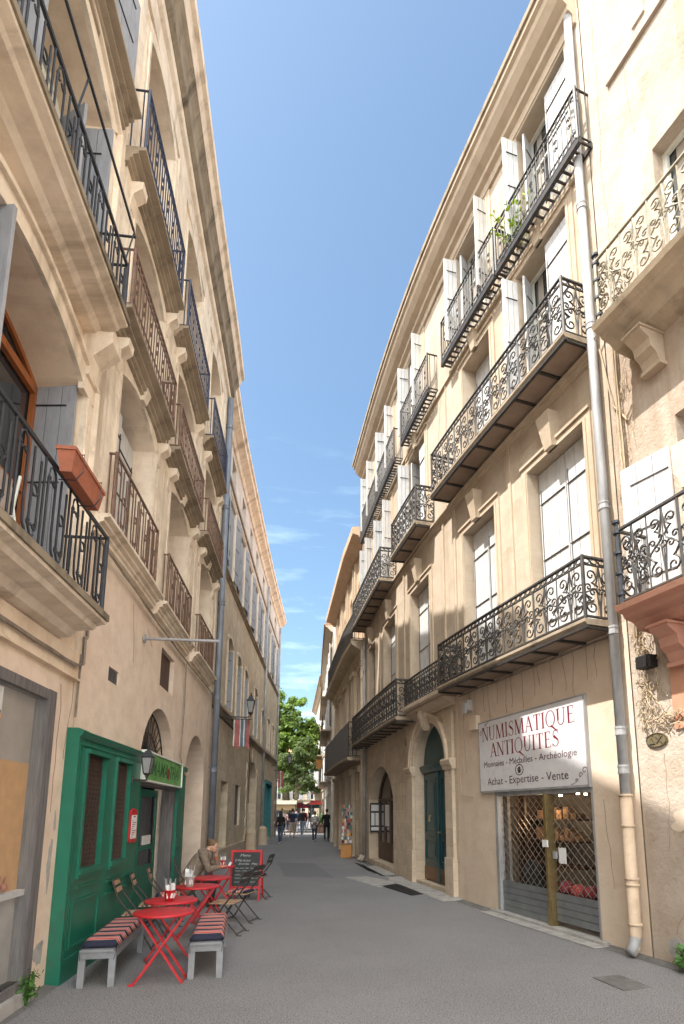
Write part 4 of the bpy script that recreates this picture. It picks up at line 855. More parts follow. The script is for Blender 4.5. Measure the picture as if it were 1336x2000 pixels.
# =====================================================  LEFT LONG HOUSE (L1)
L1=thing('balcony_house',tuple(FL.xyz(9,-.1,0)),'tall ochre stone house on the left with arched windows above the green cafe front','house')
W1=[(5.38,7.0,4.98,7.33,.22,.5),(8.1,9.75,4.98,7.33,.22,.5),(11.05,12.6,4.98,7.33,.22,.5)]
W2=[(5.40,7.0,7.66,9.66,.22,.5),(8.1,9.75,7.66,9.66,.22,.5),(11.05,12.6,7.66,9.66,.22,.5)]
W3=[(5.45,7.0,10.0,12.85,.25,.5),(8.15,9.75,10.0,12.85,.25,.5),(11.1,12.6,10.0,12.85,.25,.5)]
FAN=(7.43,9.75,0,3.36,1.0,.32); A2=(10.75,13.05,0,3.34,1.0,.75); SQ=(8.35,9.33,3.74,4.4,0,.12); VT=(5.84,6.2,3.24,3.42,0,.08); GS=(5.05,7.15,.3,2.3,0,.25)
wall(FL,'wall','wall_left',L1,4.95,13.85,4.62,13.4,W1+W2+W3)
wall(FL,'ground_floor_wall','wall_left_low',L1,4.95,13.85,0,4.62,[FAN,A2,SQ,VT,GS])
shell(FL,L1,4.95,13.85,14.45,eave=0,mw='wall_left')
b=MB(FL); b.sweep([(-.02,13.0),(.04,13.0),(.06,13.35),(.12,13.4),(.14,13.52),(-.02,13.52)],4.96,13.85); b.sweep([(.0,14.0),(.34,14.0),(.40,14.18),(.47,14.22),(.47,14.42),(0,14.42)],4.9,13.95); b.build('cornice','trim_left',L1)
b=MB(FL); b.sweep([(0,13.8),(.24,13.8),(.28,13.9),(.34,13.998),(0,13.998)],4.9,13.92); b.sweep([(0,13.52),(.15,13.52),(.22,13.6),(.24,13.8),(0,13.8)],4.92,13.9); b.build('gutter_course','mossy_stone',L1)
each(FL,W1+W2+W3,'window_surround','trim_left',L1,lambda b,o:surround(b,o,.17,.04))
each(FL,((4.97,5.18),(7.25,7.55),(7.6,7.9),(10.0,10.35),(10.45,10.75),(12.95,13.2),(13.4,13.8)),'pilaster_strip','trim_left',L1,lambda b,o:b.box(o[0],o[1],0,.045,4.98,13.0,step=4))
each(FL,W1,'keystone','trim_left',L1,lambda b,o:key(b,(o[0]+o[1])/2,o[3],o[3]+.26,.11,.16))
for z,ws in ((7.33,W2),(9.7,W3)):
    for o in ws:
        for s in (o[0]-.22,o[1]+.22): b=MB(FL); b.grid([[(s-q,d_,z_) for d_,z_ in ((0,z-.34),(.05,z-.32),(.08,z-.15),(.19,z-.06),(.2,z+.04),(0,z+.04))] for q in (-.09,.09)],True,True); b.build('bracket','trim_left',L1)
for o in W1:
    b=MB(FL); moulding(b,o[0]-.45,o[1]+.45,4.74,.22,.2,4); lg=b.build('window_ledge','trim_left',L1)
    railing(FL,lg,o[0]-.2,o[1]+.1,.13,4.99,5.86,'hairpin','iron_rust',.009,returns=True)
for z,ws,mm in ((7.38,W2,'iron_rust'),(9.73,W3,'iron_blue')):
    for o in ws:
        b=MB(FL); moulding(b,o[0]-.55,o[1]+.25,z,.24,.28,4); lg=b.build('window_ledge','dirty_stone',L1); railing(FL,lg,o[0]-.5,o[1]+.12,.25,z+.26,z+1.05 if z<9 else z+1.2,'bars',mm,.009)
for i,o in enumerate(W1+W2+W3):
    if i==0: shutter_leaf(FL,L1,o[0]+.02,o[0]+.8,-.22,o[2]+.05,o[3]-.25,'shutter_white'); shutter_leaf(FL,L1,o[0]+.82,o[1]-.02,-.3,o[2]+.05,o[3]-.25,'shutter_white')
    else: window(FL,L1,o,-.45,'shutter_white','glass_dark',.06)
b=MB(FL); b.box(8.35,9.33,-.11,-.09,3.74,4.4); [b.box(8.37+.06*k,8.39+.06*k,-.09,-.07,3.75,4.39) for k in range(16)]; b.build('vent_grille','brown_wood',L1)
b=MB(FL); b.box(5.84,6.2,-.06,-.05,3.24,3.42); [b.box(5.85,6.19,-.05,-.01,3.25+.024*k,3.262+.024*k) for k in range(7)]; b.build('air_vent','gray_wood',L1)
b=MB(FL); b.tube([(7.2,0,4.19),(7.2,1.1,4.19)],.022,8); b.tube([(7.2,.01,4.19),(7.2,.03,4.19)],.07,10); b.tube([(7.2,.7,4.17),(7.2,.7,4.1)],.01); tag(b.build('sign_pole','zinc'),'bare gray metal sign arm sticking out of the left wall above the cafe','sign pole')
b=MB(FL); bundle(b,[(4.95,.04,3.5),(4.98,.06,4.68),(7.1,.05,4.62),(10.2,.05,4.6),(13.6,.05,4.62),(13.8,.05,4.3)],5,.022,.008); bundle(b,[(10.15,.03,4.6),(10.2,.03,3.6),(10.1,.03,2.7),(10.2,.06,2.45),(10.45,.06,2.5)],2,.014,.007)
b.build('cable_bundle','cable',L1)
b=MB(FL); pts=[(10.33+.12*math.cos(k*.6),.08+.01*k/6,2.42+.08*math.sin(k*.6)) for k in range(34)]; b.tube(pts,.008); b.build('cable_coil','pipe_cream',L1)
b=MB(FL)   # fanlight over the cafe door
for k in range(1,18):
    t=math.pi*k/18; cs,cz=8.59,2.36; b.tube([(cs-.26*math.cos(t),-.2,cz+.22*math.sin(t)),(cs-1.13*math.cos(t),-.2,cz+.96*math.sin(t))],.010)
for rr,rz in ((.26,.22),(1.12,.96),(.72,.6)): b.tube([(8.59-rr*math.cos(math.pi*k/16),-.2,2.36+rz*math.sin(math.pi*k/16)) for k in range(17)],.013)
fn=b.build('fanlight','iron_black',L1); b=MB(FL); shape_panel(b,FAN,-.27,z0=2.1); b.build('fanlight_board','soffit_stone',fn)
# inner arched doorway
b=MB(FL); b.box(10.8,11.85,-.72,-.66,0,2.35); b.box(11.88,13.0,-.72,-.66,0,2.35); [b.box(a,c,-.66,-.63,z0,z1) for a,c in ((10.92,11.75),(12.0,12.9)) for z0,z1 in ((.15,.8),(.95,2.2))]; b.sweep([(-.7,2.35),(-.58,2.35),(-.54,2.45),(-.7,2.5)],10.75,13.05); dr=b.build('door','brown_wood',L1)
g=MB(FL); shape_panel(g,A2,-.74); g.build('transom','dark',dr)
# ---- green cafe front
b=MB(FL); D=.11
b.box(4.80,5.10,.0,D,0,2.50,step=2); b.box(5.66,6.06,.0,D,1.06,2.26,step=2); b.box(6.58,7.15,0,D,0,2.44,step=2); b.box(5.10,6.58,0,D,0,1.06); b.box(5.10,6.58,0,D,2.26,2.46)
b.box(4.80,7.15,D,D+.025,0,.22); b.sweep([(D,2.40),(D+.02,2.40),(D+.05,2.44),(D+.06,2.47),(D+.01,2.49),(0,2.50),(0,2.46),(D,2.46)],4.80,7.15); b.box(4.86,7.1,D,D+.02,2.33,2.36)
b.box(4.80,4.87,D,D+.02,.22,2.4,step=2); b.box(4.92,4.95,D,D+.012,.24,2.32,step=2)
b.box(9.76,10.38,0,D,0,2.50,step=2); b.box(9.83,10.3,D,D+.015,.25,.3); b.box(9.83,10.3,D,D+.015,1.0,1.04); b.box(9.83,10.3,D,D+.015,1.12,1.16); b.box(9.83,10.3,D,D+.015,1.8,1.84); b.box(9.76,10.38,D,D+.03,2.42,2.5); b.box(9.75,10.39,0,D+.02,0,.2)
sf=b.build('shopfront','green_paint',L1,bevel=.003)
b=MB(FL)
for a,c in ((5.10,5.66),(6.06,6.58)):
    b.box(a-.05,c+.05,D,D+.05,1.0,1.06); b.box(a-.05,c+.05,D,D+.05,2.26,2.31); b.box(a-.05,c+.05,D,D+.03,.96,1.0); b.box(a-.045,a,D,D+.025,1.06,2.26,step=2); b.box(c,c+.045,D,D+.025,1.06,2.26,step=2)
    b.box(a-.02,c+.02,D,D+.015,.86,.885)
b.box(5.95,6.75,D,D+.02,.82,.845); b.box(5.95,6.75,D,D+.02,.68,.70); b.box(5.0,5.75,D,D+.015,.28,.31); b.box(5.0,5.75,D,D+.015,.72,.75); b.box(5.0,5.03,D,D+.015,.31,.72); b.box(5.72,5.75,D,D+.015,.31,.72)
b.build('panel_moulding','green_paint',sf)
for a,c in ((5.10,5.66),(6.06,6.58)):
    b=MB(FL); b.face([(a,.075,1.06),(c,.075,1.06),(c,.075,2.26),(a,.075,2.26)]); pn=b.build('window','dark',sf)
    b=MB(FL); n=int((c-a)/.045)
    for k in range(-28,n+28):
        for sg in (1,-1):
            x0=a+k*.045; pts=[(x0+sg*i*.0225,.088+.003*sg,1.06+.05*i) for i in range(25) if a<=x0+sg*i*.0225<=c]
            if len(pts)>1: b.tube([pts[0],pts[-1]],.0028,3)
    b.build('wire_mesh','brown_wood',sf)
b=MB(FL); b.box(7.15,9.72,.10,.16,2.10,2.50); sgn=b.build('cafe_sign','green_light',L1)
b=MB(FL); b.box(7.13,9.74,.10,.18,2.50,2.525); b.box(7.13,9.74,.10,.18,2.075,2.10); b.box(7.13,7.15,.1,.178,2.10,2.50); b.box(9.72,9.74,.1,.178,2.10,2.50); b.build('sign_frame','white_trim',sgn)
LF=lambda x,y:(7.15+x,.1625,2.10+y)
b=MB(FL); text_to(b,'MAMA',1.05,.24,.38,.09,LF,.012,.35); text_to(b,'THAÏ',.80,.22,1.62,.10,LF,.01,.35); b.build('sign_lettering','ink_green',sgn,recalc=False)
b=MB(FL)
for k in range(5): a=k*1.257; b.prism([(8.66+.055*math.cos(a)+.035*math.cos(q*1.047),2.27+.055*math.sin(a)+.05*math.sin(q*1.047)) for q in range(6)],.1615,.166+.0005*k)
b.build('flower_emblem','ink_red',sgn)
b=MB(FL); b.box(7.15,9.74,-.1,.08,2.03,2.075); b.box(9.64,9.74,-.16,.06,0,2.03,step=2); b.build('door_frame','gray_wood',L1)
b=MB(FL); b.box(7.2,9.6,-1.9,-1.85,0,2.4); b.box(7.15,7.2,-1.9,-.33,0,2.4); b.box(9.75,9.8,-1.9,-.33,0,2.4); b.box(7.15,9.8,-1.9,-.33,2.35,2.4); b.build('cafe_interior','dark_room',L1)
def leafdoor(s,ang,w_,m='green_paint'):
    b=MB(FL); ca,sa=math.cos(ang),math.sin(ang)
    def bx(q0,q1,z0,z1,t=.02): b.grid([[(s+ca*q0-sa*t,-.25-sa*q0-ca*t,z),(s+ca*q1-sa*t,-.25-sa*q1-ca*t,z),(s+ca*q1+sa*t,-.25-sa*q1+ca*t,z),(s+ca*q0+sa*t,-.25-sa*q0+ca*t,z)] for z in (z0,z1)],True,True)
    bx(0,.1,0,2.02); bx(w_-.1,w_,0,2.02); bx(.1,w_-.1,0,.75); bx(.1,w_-.1,1.9,2.02); bx(.1,w_-.1,1.0,1.08); d=b.build('door',m,L1)
    b=MB(FL); bx(.1,w_-.1,.75,1.9,.006); b.build('pane','glass_dark',d); b=MB(FL); bx(w_*.3,w_*.7,1.09,1.24,.026); b.build('notice','paper',d)
leafdoor(7.5,.0,.95); leafdoor(8.47,.0,1.2)
b=MB(FL); b.box(8.44,8.48,-.24,-.2,0,2.05,step=3); b.build('door_post','green_paint',L1)
patches(FL,L0,'chipped_plaster','concrete',[(4.66,1.15,.05,.20),(4.7,1.55,.03,.08),(4.6,.35,.08,.12)],6)
cracks(FL,L0,[(4.86,3.1,-.02,-1.0,10),(4.55,2.9,.05,-1.3,12),(3.4,3.3,.4,-.05,8)],7)
cracks(FL,L1,[(6.6,4.5,.3,-.9,12),(7.4,4.4,.4,-.2,10),(10.25,4.3,.05,-1.7,16),(13.3,4.2,.0,-2.8,20),(7.3,4.9,.0,-.3,4)],12)
# menu
m_=thing('menu_frame',tuple(FL.xyz(6.8,.12,1.25)),'narrow red framed menu on the green cafe front beside the doorway','menu'); b=MB(FL); b.prism([(6.66,1.26),(6.68,1.24),(6.98,1.24),(7.0,1.26),(7.0,1.62),(6.96,1.66),(6.83,1.69),(6.70,1.66),(6.66,1.62)],.12,.145); b.build('frame','red_paint',m_)
b=MB(FL); b.box(6.71,6.95,.146,.15,1.29,1.60); b.build('sheet','paper',m_); b=MB(FL)
for k in range(9): b.box(6.73,6.78+.14*((k*5)%4)/3,.151,.1525,1.31+.027*k,1.318+.027*k)
b.box(6.78,6.87,.151,.1525,1.57,1.59); b.build('menu_text','ink_red',m_)

def lantern(loc,s,label,m_glass='glass_lamp',name='wall_lantern',wall_dir=(-1,0,0),arm=.3,rot=0):
    t=thing(name,(0,0,0),label,'lantern'); b=MB()
    def ring(r,z,a0=.785): return [(r*math.cos(a0+k*math.pi/2),r*math.sin(a0+k*math.pi/2),z) for k in range(4)]
    b.grid([ring(.21*s,.52*s),ring(.225*s,.54*s),ring(.16*s,.60*s),ring(.10*s,.70*s),ring(.05*s,.73*s)],True,True); b.lathe((0,0,0),[(.03*s,.73*s),(.045*s,.76*s),(.02*s,.78*s),(.03*s,.82*s),(.005*s,.86*s)],8); b.build('roof_cap','iron_dark_blue',t)
    b=MB(); b.grid([ring(.105*s,.08*s),ring(.185*s,.52*s)],True,True); b.build('glass',m_glass,t)
    b=MB()
    for k in range(4):
        a=.785+k*math.pi/2; b.tube([(.11*s*math.cos(a),.11*s*math.sin(a),.07*s),(.195*s*math.cos(a),.195*s*math.sin(a),.53*s)],.010*s+.003,4)
    for r,z in ((.11,.075),(.19,.52)): q=ring(r*s,z*s); b.tube(q+[q[0]],.012*s,4)
    b.lathe((0,0,0),[(.01*s,-.06*s),(.05*s,-.03*s),(.04*s,.0),(.085*s,.04*s),(.11*s,.075*s)],8); b.build('frame','iron_black',t)
    b=MB(); b.tube([(0,0,-.04*s),(0,0,-.10*s),(-arm*.15,0,-.12*s),(-arm*.4,0,-.11*s),(-arm,0,-.11*s)],.018*s+.004,6); b.tube([(-arm,0,-.2*s),(-arm,0,0)],.022*s+.004,6); b.build('arm','iron_black',t)
    t.location=loc; t.rotation_euler=(0,0,rot); return t
p,n,tg=FL.at(6.72); q=FL.xyz(6.72,.30,2.12)
lantern(q,.48,'black four sided wall lantern on the green cafe front beside the green sign',arm=.18,rot=math.atan2(n.y,n.x))

pipe(FL,'blue gray drainpipe between the two tall left hand houses',13.72,.14,.02,13.4,.085,'pipe_blue',joints=(2.7,4.6,7.2,10.0,12.5),foot=False)

# =====================================================  LEFT FAR HOUSE (L2)
L2=thing('gray_shutter_house',tuple(FL2.xyz(11,-.1,0)),'long weathered stone house beyond the left drainpipe with rows of gray shutters','house')
r1=[(3.75,5.0,5.15,7.65,.25,.4),(5.95,7.15,5.15,7.6,.2,.4),(8.0,9.15,5.15,7.55,.2,.4),(11.5,12.8,5.15,7.5,.2,.4),(14.6,15.9,5.15,7.0,.2,.4),(17.4,18.6,5.15,7.0,.2,.4),(20.0,21.2,5.15,7.0,.2,.4)]
r2=[(3.0,4.2,9.75,12.3,0,.3),(5.6,6.8,9.75,12.3,0,.3),(8.05,9.15,9.75,12.2,0,.3),(10.3,11.5,9.75,12.2,0,.3),(13.2,14.4,9.75,12.2,0,.3),(16.6,17.8,9.75,12.2,0,.3),(19.6,20.9,9.75,12.2,0,.3)]
r3=[(a+.15,c-.15,13.0,13.95,0,.25) for a,c in [(o[0],o[1]) for o in r2]]
gr=[(3.6,5.05,.45,2.65,0,.5),(6.75,8.1,1.12,2.66,0,.4),(10.1,13.2,0,4.15,.9,.9),(17.0,20.2,.12,3.35,0,.3)]
wall(FL2,'wall','wall_left_far',L2,0,22.9,0,9.3,r1+gr); wall(FL2,'upper_wall','wall_left_upper',L2,0,22.9,9.3,14.3,r2+r3)
shell(FL2,L2,.02,22.9,14.75,eave=0,mw='wall_left_far')
b=MB(FL2); b.sweep([(0,14.2),(.06,14.22),(.12,14.35),(.22,14.42),(.36,14.5),(.38,14.62),(.45,14.66),(.45,14.78),(0,14.8)],0,23.3); b.build('cornice','trim_left',L2)
b=MB(FL2); moulding(b,0,22.95,4.62,.26,.16); moulding(b,0,22.95,9.28,.16,.12); b.box(0,22.92,0,.06,12.72,12.84)
b.build('string_course','dirty_stone',L2)
each(FL2,r1+r2,'window_surround','trim_left',L2,lambda b,o:surround(b,o,.12,.025))
b=MB(FL2)
for k in range(28): s1=2.55+(.18 if k%2 else 0); b=MB(FL2); b.box(1.2,s1,.0,.02,.05+.36*k,.395+.36*k); b.build('quoin','stone_right',L2)
for k in range(11):
    for s in (9.75,13.2): q=.15 if k%2 else 0; b=MB(FL2); b.box(s-.02-(q if s<10 else 0),s+.37+(q if s>10 else 0),0,.05,.02+.34*k,.35+.34*k); b.build('quoin','stone_right',L2)
b=MB(FL2); b.sweep([(0,3.9),(.05,3.9),(.05,4.55),(0,4.55)],11.4,11.9); b.build('keystone','stone_right',L2); b=MB(FL2); b.box(3.3,9.6,0,.06,0,.44); b.build('plinth','stone_right',L2)
for o in r1: window(FL2,L2,o,-.3,'shutter_far','glass_dark',.07,4)
for o in r1[:4]: shutter_open(FL2,L2,o[1]-.02,1,o[2]+.05,o[3]-.3,.34,92,'shutter_gray',-.33)
for i,o in enumerate(r2):
    mid=(o[0]+o[1])/2; shutter_leaf(FL2,L2,o[0]+.02,mid-.01,-.06,o[2]+.03,o[3]-.02,'shutter_far',False); shutter_leaf(FL2,L2,mid+.01,o[1]-.02,-.06,o[2]+.03,o[3]-.02,'shutter_far',False)
    shutter_open(FL2,L2,o[1]+.02,1,o[2],o[3]-.05,.55,172,'shutter_gray',.03); shutter_open(FL2,L2,o[0]-.02,-1,o[2],o[3]-.05,.55,172,'shutter_gray',.03)
for o in r3: window(FL2,L2,o,-.2,'shutter_far','glass_dark',.05,2)
b=MB(FL2); b.box(3.6,5.05,-.45,-.4,.45,2.65); b.build('door','gray_wood',L2); b=MB(FL2); b.box(6.75,8.1,-.3,-.26,1.12,2.66); [b.tube([(6.85+.15*k,-.1,1.12),(6.85+.15*k,-.1,2.66)],.012) for k in range(9)]; b.build('barred_window','gray_wood',L2)
b=MB(FL2); shape_panel(b,gr[2],-.85); b.build('archway_door','stone_right',L2); b=MB(FL2); [b.box(10.1,13.2,-.86,-.83,.3+.45*k,.32+.45*k) for k in range(8)]; b.build('archway_joint','dark',L2)
b=MB(FL2); b.box(17.0,20.2,-.28,-.22,.12,3.35); b.build('shop_pane','glass_dark',L2); b=MB(FL2); b.box(16.9,20.3,-.2,.08,3.2,3.4); b.box(16.9,17.05,-.2,.06,.1,3.2); b.box(20.15,20.3,-.2,.06,.1,3.2); b.box(18.5,18.6,-.2,0,.1,3.2); b.build('shop_frame','cloth_teal',L2)
pipe(FL2,'thin gray drainpipe on the weathered stone house past its archway',15.3,.1,.02,14.1,.06,'zinc',joints=(3,4.6,7,10,12.6),foot=False)
pipe(FL2,'last drainpipe at the far corner of the weathered stone house',22.6,.1,.02,14.1,.06,'zinc',joints=(3,7,10),foot=False)
for i,(s,lb) in enumerate(((9.55,'domed stone bollard at the near side of the left archway'),(14.1,'domed stone bollard at the far side of the left archway'))):
    c=FL2.xyz(s,.32,0); b=MB(); b.org=c; b.lathe(c,[(.24,0),(.235,.1),(.215,.72),(.225,.75),(.2,.82),(.13,.90),(.02,.94)],14); tag(b.build('stone_bollard','trim_right',smooth=False),lb,'bollard','stone bollards guarding the left archway')
b=MB(FL2); bundle(b,[(-.1,.1,4.55),(3,.12,4.5),(9.5,.12,4.52),(9.7,.1,3.9),(9.8,.1,2.0)],4,.03,.012); b.build('cable_bundle','cable_dark',L2)
def place_lamp(F,s,d,z,sc_,label):
    p,n,t_=F.at(s); q=F.xyz(s,d,z); o=lantern(q,sc_,label,name='street_lamp',arm=d,rot=math.atan2(n.y,n.x)); o['category']='street lamp'; return o
place_lamp(FL2,2.9,.95,4.72,.82,'large black street lantern on a bracket arm beside red banners on the left houses')
place_lamp(FL2,20.5,1.1,4.55,.9,'farther black street lantern hanging in front of the green trees')
def banner(F,s,d0,z1,h,label,cols):
    t=thing('banner',tuple(F.xyz(s,d0,z1)),label,'banner','red striped banners hung from the left houses'); x=d0
    for nm,m_,w_ in cols:
        b=MB(F); b.grid([[(s+.03*math.sin(6*k*.25+x*8),x+w_*j/4,z1-h*k/6*(1+.03*j*(1 if nm=='field' else 0))) for j in range(5)] for k in range(7)]); b.build(nm,m_,t,recalc=False); x+=w_
    b=MB(F); b.tube([(s,0,z1+.02),(s,x+.05,z1+.02)],.015,6); b.build('rod','iron_black',t)
banner(FL2,3.4,.36,4.62,.88,'red striped banners hanging under the near street lantern',[('edge','cloth_white',.04),('field','flag_red',.16),('edge','cloth_white',.03),('stripe','cloth_grayblue',.09),('edge','cloth_white',.04),('stripe','cloth_grayblue',.06),('field','flag_red',.10)])
banner(FL2,21.6,.3,4.2,1.0,'small faded red banner at the far corner of the left row',[('field','flag_red',.14),('edge','cloth_white',.06),('field','flag_red',.14)])

# =====================================================  RIGHT SECOND HOUSE (R2)
R2=thing('orange_house',tuple(FR.xyz(21,-.1,0)),'narrow orange and stone house beyond the long white shuttered one, with sheet metal balcony','house')
S0,S1=17.36,27.3
q1=[(17.75,18.85,4.65,7.05,.15,.4),(20.0,21.1,4.65,7.05,.15,.4),(22.2,23.3,4.65,7.05,.15,.4),(24.4,25.5,4.65,7.05,.15,.4)]
q2=[(o[0],o[1],8.2,10.4,.15,.35) for o in q1]; q0=[(18.2,19.2,.1,3.1,0,.4),(20.0,21.2,.1,3.1,0,.4),(22.0,23.4,.1,3.1,0,.4),(24.2,25.4,.1,3.1,0,.4)]
wall(FR,'ground_floor_wall','stone_right',R2,S0,S1,0,7.5,q1+q0); wall(FR,'upper_wall','wall_orange',R2,S0,S1,7.5,11.6,q2)
shell(FR,R2,S0+.02,S1,12.0,eave=0,mw='stone_right',D=8,rd=3.5)
b=MB(FR); b.sweep([(0,11.4),(.1,11.42),(.3,11.6),(.5,11.66),(.52,11.9),(0,12.0)],S0,S1+.1); b.build('cornice','wall_orange',R2)
b=MB(FR); b.sweep([(0,7.0),(.08,7.1),(.15,7.3),(.35,7.4),(.5,7.5),(.52,7.62),(0,7.64)],S0+.1,S1); b.build('string_course','cornice_stone',R2)
for s in (17.5,19.2,19.7,21.4,21.9,23.6,24.1,25.8): b=MB(FR); b.box(s-.12,s+.12,0,.12,4.6,6.7,step=2); b.box(s-.17,s+.17,0,.18,6.7,6.9); b.box(s-.15,s+.15,0,.16,4.6,4.75); b.box(s-.1,s+.1,0,.1,8.0,11.3,step=4); b.build('pilaster','trim_right',R2)
for o in q1+q2: window(FR,R2,o,-.3,'white_trim','glass_dark',.06)
for o in q0: b=MB(FR); b.box(o[0],o[1],-.38,-.34,o[2],o[3]); b.build('shop_opening','glass_dark',R2)
for s in (17.7,19.55,21.6,23.8,25.8): b=MB(FR); b.box(s-.15,s+.15,0,.14,0,3.0,step=3); b.box(s-.2,s+.2,0,.22,3.0,3.2); b.build('shop_pillar','stone_right',R2)
bl=slab(FR,R2,17.45,26.2,.6,3.36,.12,'dirty_stone',False); b=MB(FR); b.box(17.5,26.1,.56,.575,3.5,4.68); b.build('sheet_panel','gray_wood',bl); b=MB(FR); rail_run(b,lambda a,z:(17.48,a,z),.58,3.5,4.7,'scroll',.012,.35,False); b.tube([(17.5,.57,4.7),(26.1,.57,4.7)],.02); b.build('railing','iron_black',bl)
bl=slab(FR,R2,17.5,26.2,.5,7.64,.06,'dirty_stone',False); railing(FR,bl,17.55,26.1,.46,7.72,8.6,'bars','iron_black',.012)
pipe(FR,'cream drainpipe at the joint of the long stone house and the orange one',17.42,.12,.02,7.4,.06,'pipe_cream',joints=(2.8,4,6.2))
pipe(FR,'dark drainpipe right beside the cream one at the far end of the stone house',17.1,.10,.02,7.6,.055,'zinc',joints=(2.2,4.2,6.4))

# =====================================================  FAR RIGHT HOUSES
def farhouse(F,name,label,s1,H,floors,mw,n,mt='trim_right',shm='shutter_white',awn=None):
    t=thing(name,tuple(F.xyz(s1/2,-.1,0)),label,'house'); ops=[]; w_=s1/n
    for k in range(n):
        for z in floors: ops.append((w_*k+w_*.3,w_*k+w_*.7,z,z+1.9,0,.25))
        ops.append((w_*k+w_*.2,w_*k+w_*.8,.1,2.7,0,.4))
    wall(F,'wall',mw,t,0,s1,0,H,ops); shell(F,t,.02,s1,H,eave=.5,D=7,mw=mw,rd=3.5)
    b=MB(F); b.sweep([(0,H-.4),(.1,H-.38),(.3,H-.15),(.42,H-.1),(.42,H-.02),(0,H-.02)],0,s1); [b.box(0,s1,0,.07,z-.35,z-.22) for z in floors]; b.build('cornice',mt,t)
    for o in ops:
        if o[2]>1: window(F,t,o,-.2,'white_trim','glass_dark',.06,2); [shutter_open(F,t,sj,sd_,o[2],o[3],.5,165,shm,.03) for sj,sd_ in ((o[1]+.02,1),(o[0]-.02,-1))]
        else: b=MB(F); b.box(o[0],o[1],-.38,-.33,o[2],o[3]); b.build('shop_opening','glass_dark',t)
    for k,z in enumerate(floors):
        a,c=(.1,.6) if k%2 else (.35,.95); bl=slab(F,t,s1*a,s1*c,.5,z-.16,.1,'dirty_stone',False); b=MB(F); m_=int(s1*(c-a)/.16)
        for q in range(m_+1): s=s1*a+s1*(c-a)*q/m_; b.tube([(s,.46,z-.05),(s,.46,z+.85)],.012,4)
        for zz in (z-.02,z+.85): b.tube([(s1*a,.46,zz),(s1*(a+c)/2,.46,zz),(s1*c,.46,zz)],.02,4)
        b.build('railing','iron_black',bl)
    return t
farhouse(FR3,'white_house','sunlit white house just beyond the orange one on the right',16.4,12.1,(3.6,6.4,9.2),'wall_far_white',6)
farhouse(FR4,'cream_house','farthest sunlit cream house on the right near the trees',18.0,13.2,(3.7,6.6,9.6),'wall_far_cream',6)
for i,(s,z,m_,lb) in enumerate(((9,4.9,'yellow_wood','yellow projecting sign on the sunlit white house front'),)):
    b=MB(FR3); b.box(s,s+.06,.3,.75,z-.3,z+.3); b.box(s+.02,s+.04,0,.9,z+.3,z+.33); tag(b.build('projecting_sign',m_),lb,'shop sign')
SQH=farhouse(FB,'square_house','cream house with blue gray shutters closing the far side of the square',24.5,9.6,(3.4,6.4),'wall_far_cream',9,shm='shutter_gray')
L3=thing('far_left_house',(-16,48,0),'pale house mostly hidden behind the far left corner','house'); FL3=Fac([(-13.5,44),(-13.5,58),(-14,74)],'L'); ops=[(3+4*k,4.2+4*k,z,z+1.9,0,.25) for k in range(6) for z in (.8,3.6,6.6)]
wall(FL3,'wall','wall_far_cream',L3,0,29,0,9.5,ops); shell(FL3,L3,.02,29,9.5,D=6,rd=3,mw='wall_far_cream')
for o in ops: window(FL3,L3,o,-.2)

# =====================================================  TREES
def tree(name,loc,label,m_leaf,trunk,clumps,n,size,seed):
    r=random.Random(seed); t=thing(name,loc,label,'tree'); b=MB(); L_=Vector(loc)
    for pts,r0,r1 in trunk: b.tube([tuple(L_+Vector(p)) for p in pts],r0,9,True,r1)
    cs=[Vector(c) for c,_ in clumps]; f=Vector(trunk[0][0][-1])
    for c in cs: m_=(f+c)/2+Vector((r.uniform(-.4,.4),r.uniform(-.4,.4),.2)); b.tube([tuple(L_+f),tuple(L_+m_),tuple(L_+c)],.10,6,True,.02)
    b.build('trunk','bark',t); b=MB()
    sub=[]
    for c,rad in clumps:
        for k in range(max(8,int(rad*rad*7))):
            v=Vector((r.gauss(0,1),r.gauss(0,1),r.gauss(0,1))).normalized()*rad*(r.random()**.4); v.z*=.85; sub.append((Vector(c)+v,r.uniform(.22,.60)*min(1.0,rad)))
    tw=sum(q[1]**2 for q in sub)
    for c,rad in sub:
        for k in range(int(n*rad*rad/tw)):
            v=Vector((r.gauss(0,1),r.gauss(0,1),r.gauss(0,1))).normalized()*rad*min(1.9,abs(r.gauss(.55,.48))); v.z*=.6; p=L_+c+v
            a=Vector((r.gauss(0,1),r.gauss(0,1),r.gauss(0,.6))).normalized(); nn=(v.normalized()+Vector((r.gauss(0,.5),r.gauss(0,.5),.6+r.gauss(0,.4)))).normalized(); x=nn.cross(a).normalized(); y=nn.cross(x); s=size*r.uniform(.6,1.25)
            b.face([tuple(p-x*s*.5),tuple(p+y*s*.55-x*s*.1),tuple(p+x*s*.55+y*s*.1),tuple(p-y*s*.5+x*s*.1)])
    b.build('crown',m_leaf,t,recalc=False); return t
tree('plane_tree',(-7.5,51,0),'tall bright green plane tree rising behind the far left corner','leaf_light',[([(0,0,0),(.1,0,2),(-.1,.1,4.2)],.42,.30),([(-.1,.1,3.4),(1.2,0,5.6),(1.8,.2,7)],.2,.08)],
  [((0,0,7),2.5),((-1.9,.5,8.6),2.3),((1.0,0,8.3),1.9),((-.2,-.4,10.4),1.6),((.5,.3,11.5),.9),((-1.1,.3,11.6),1.0),((1.9,.4,7.0),1.3),((-2.8,0,6.6),1.9),((.3,-1,5.2),1.5),((1.9,.2,9.1),.8),((-2.4,0,10.6),1.3),((-1.8,0,5.0),1.2)],64000,.24,3)
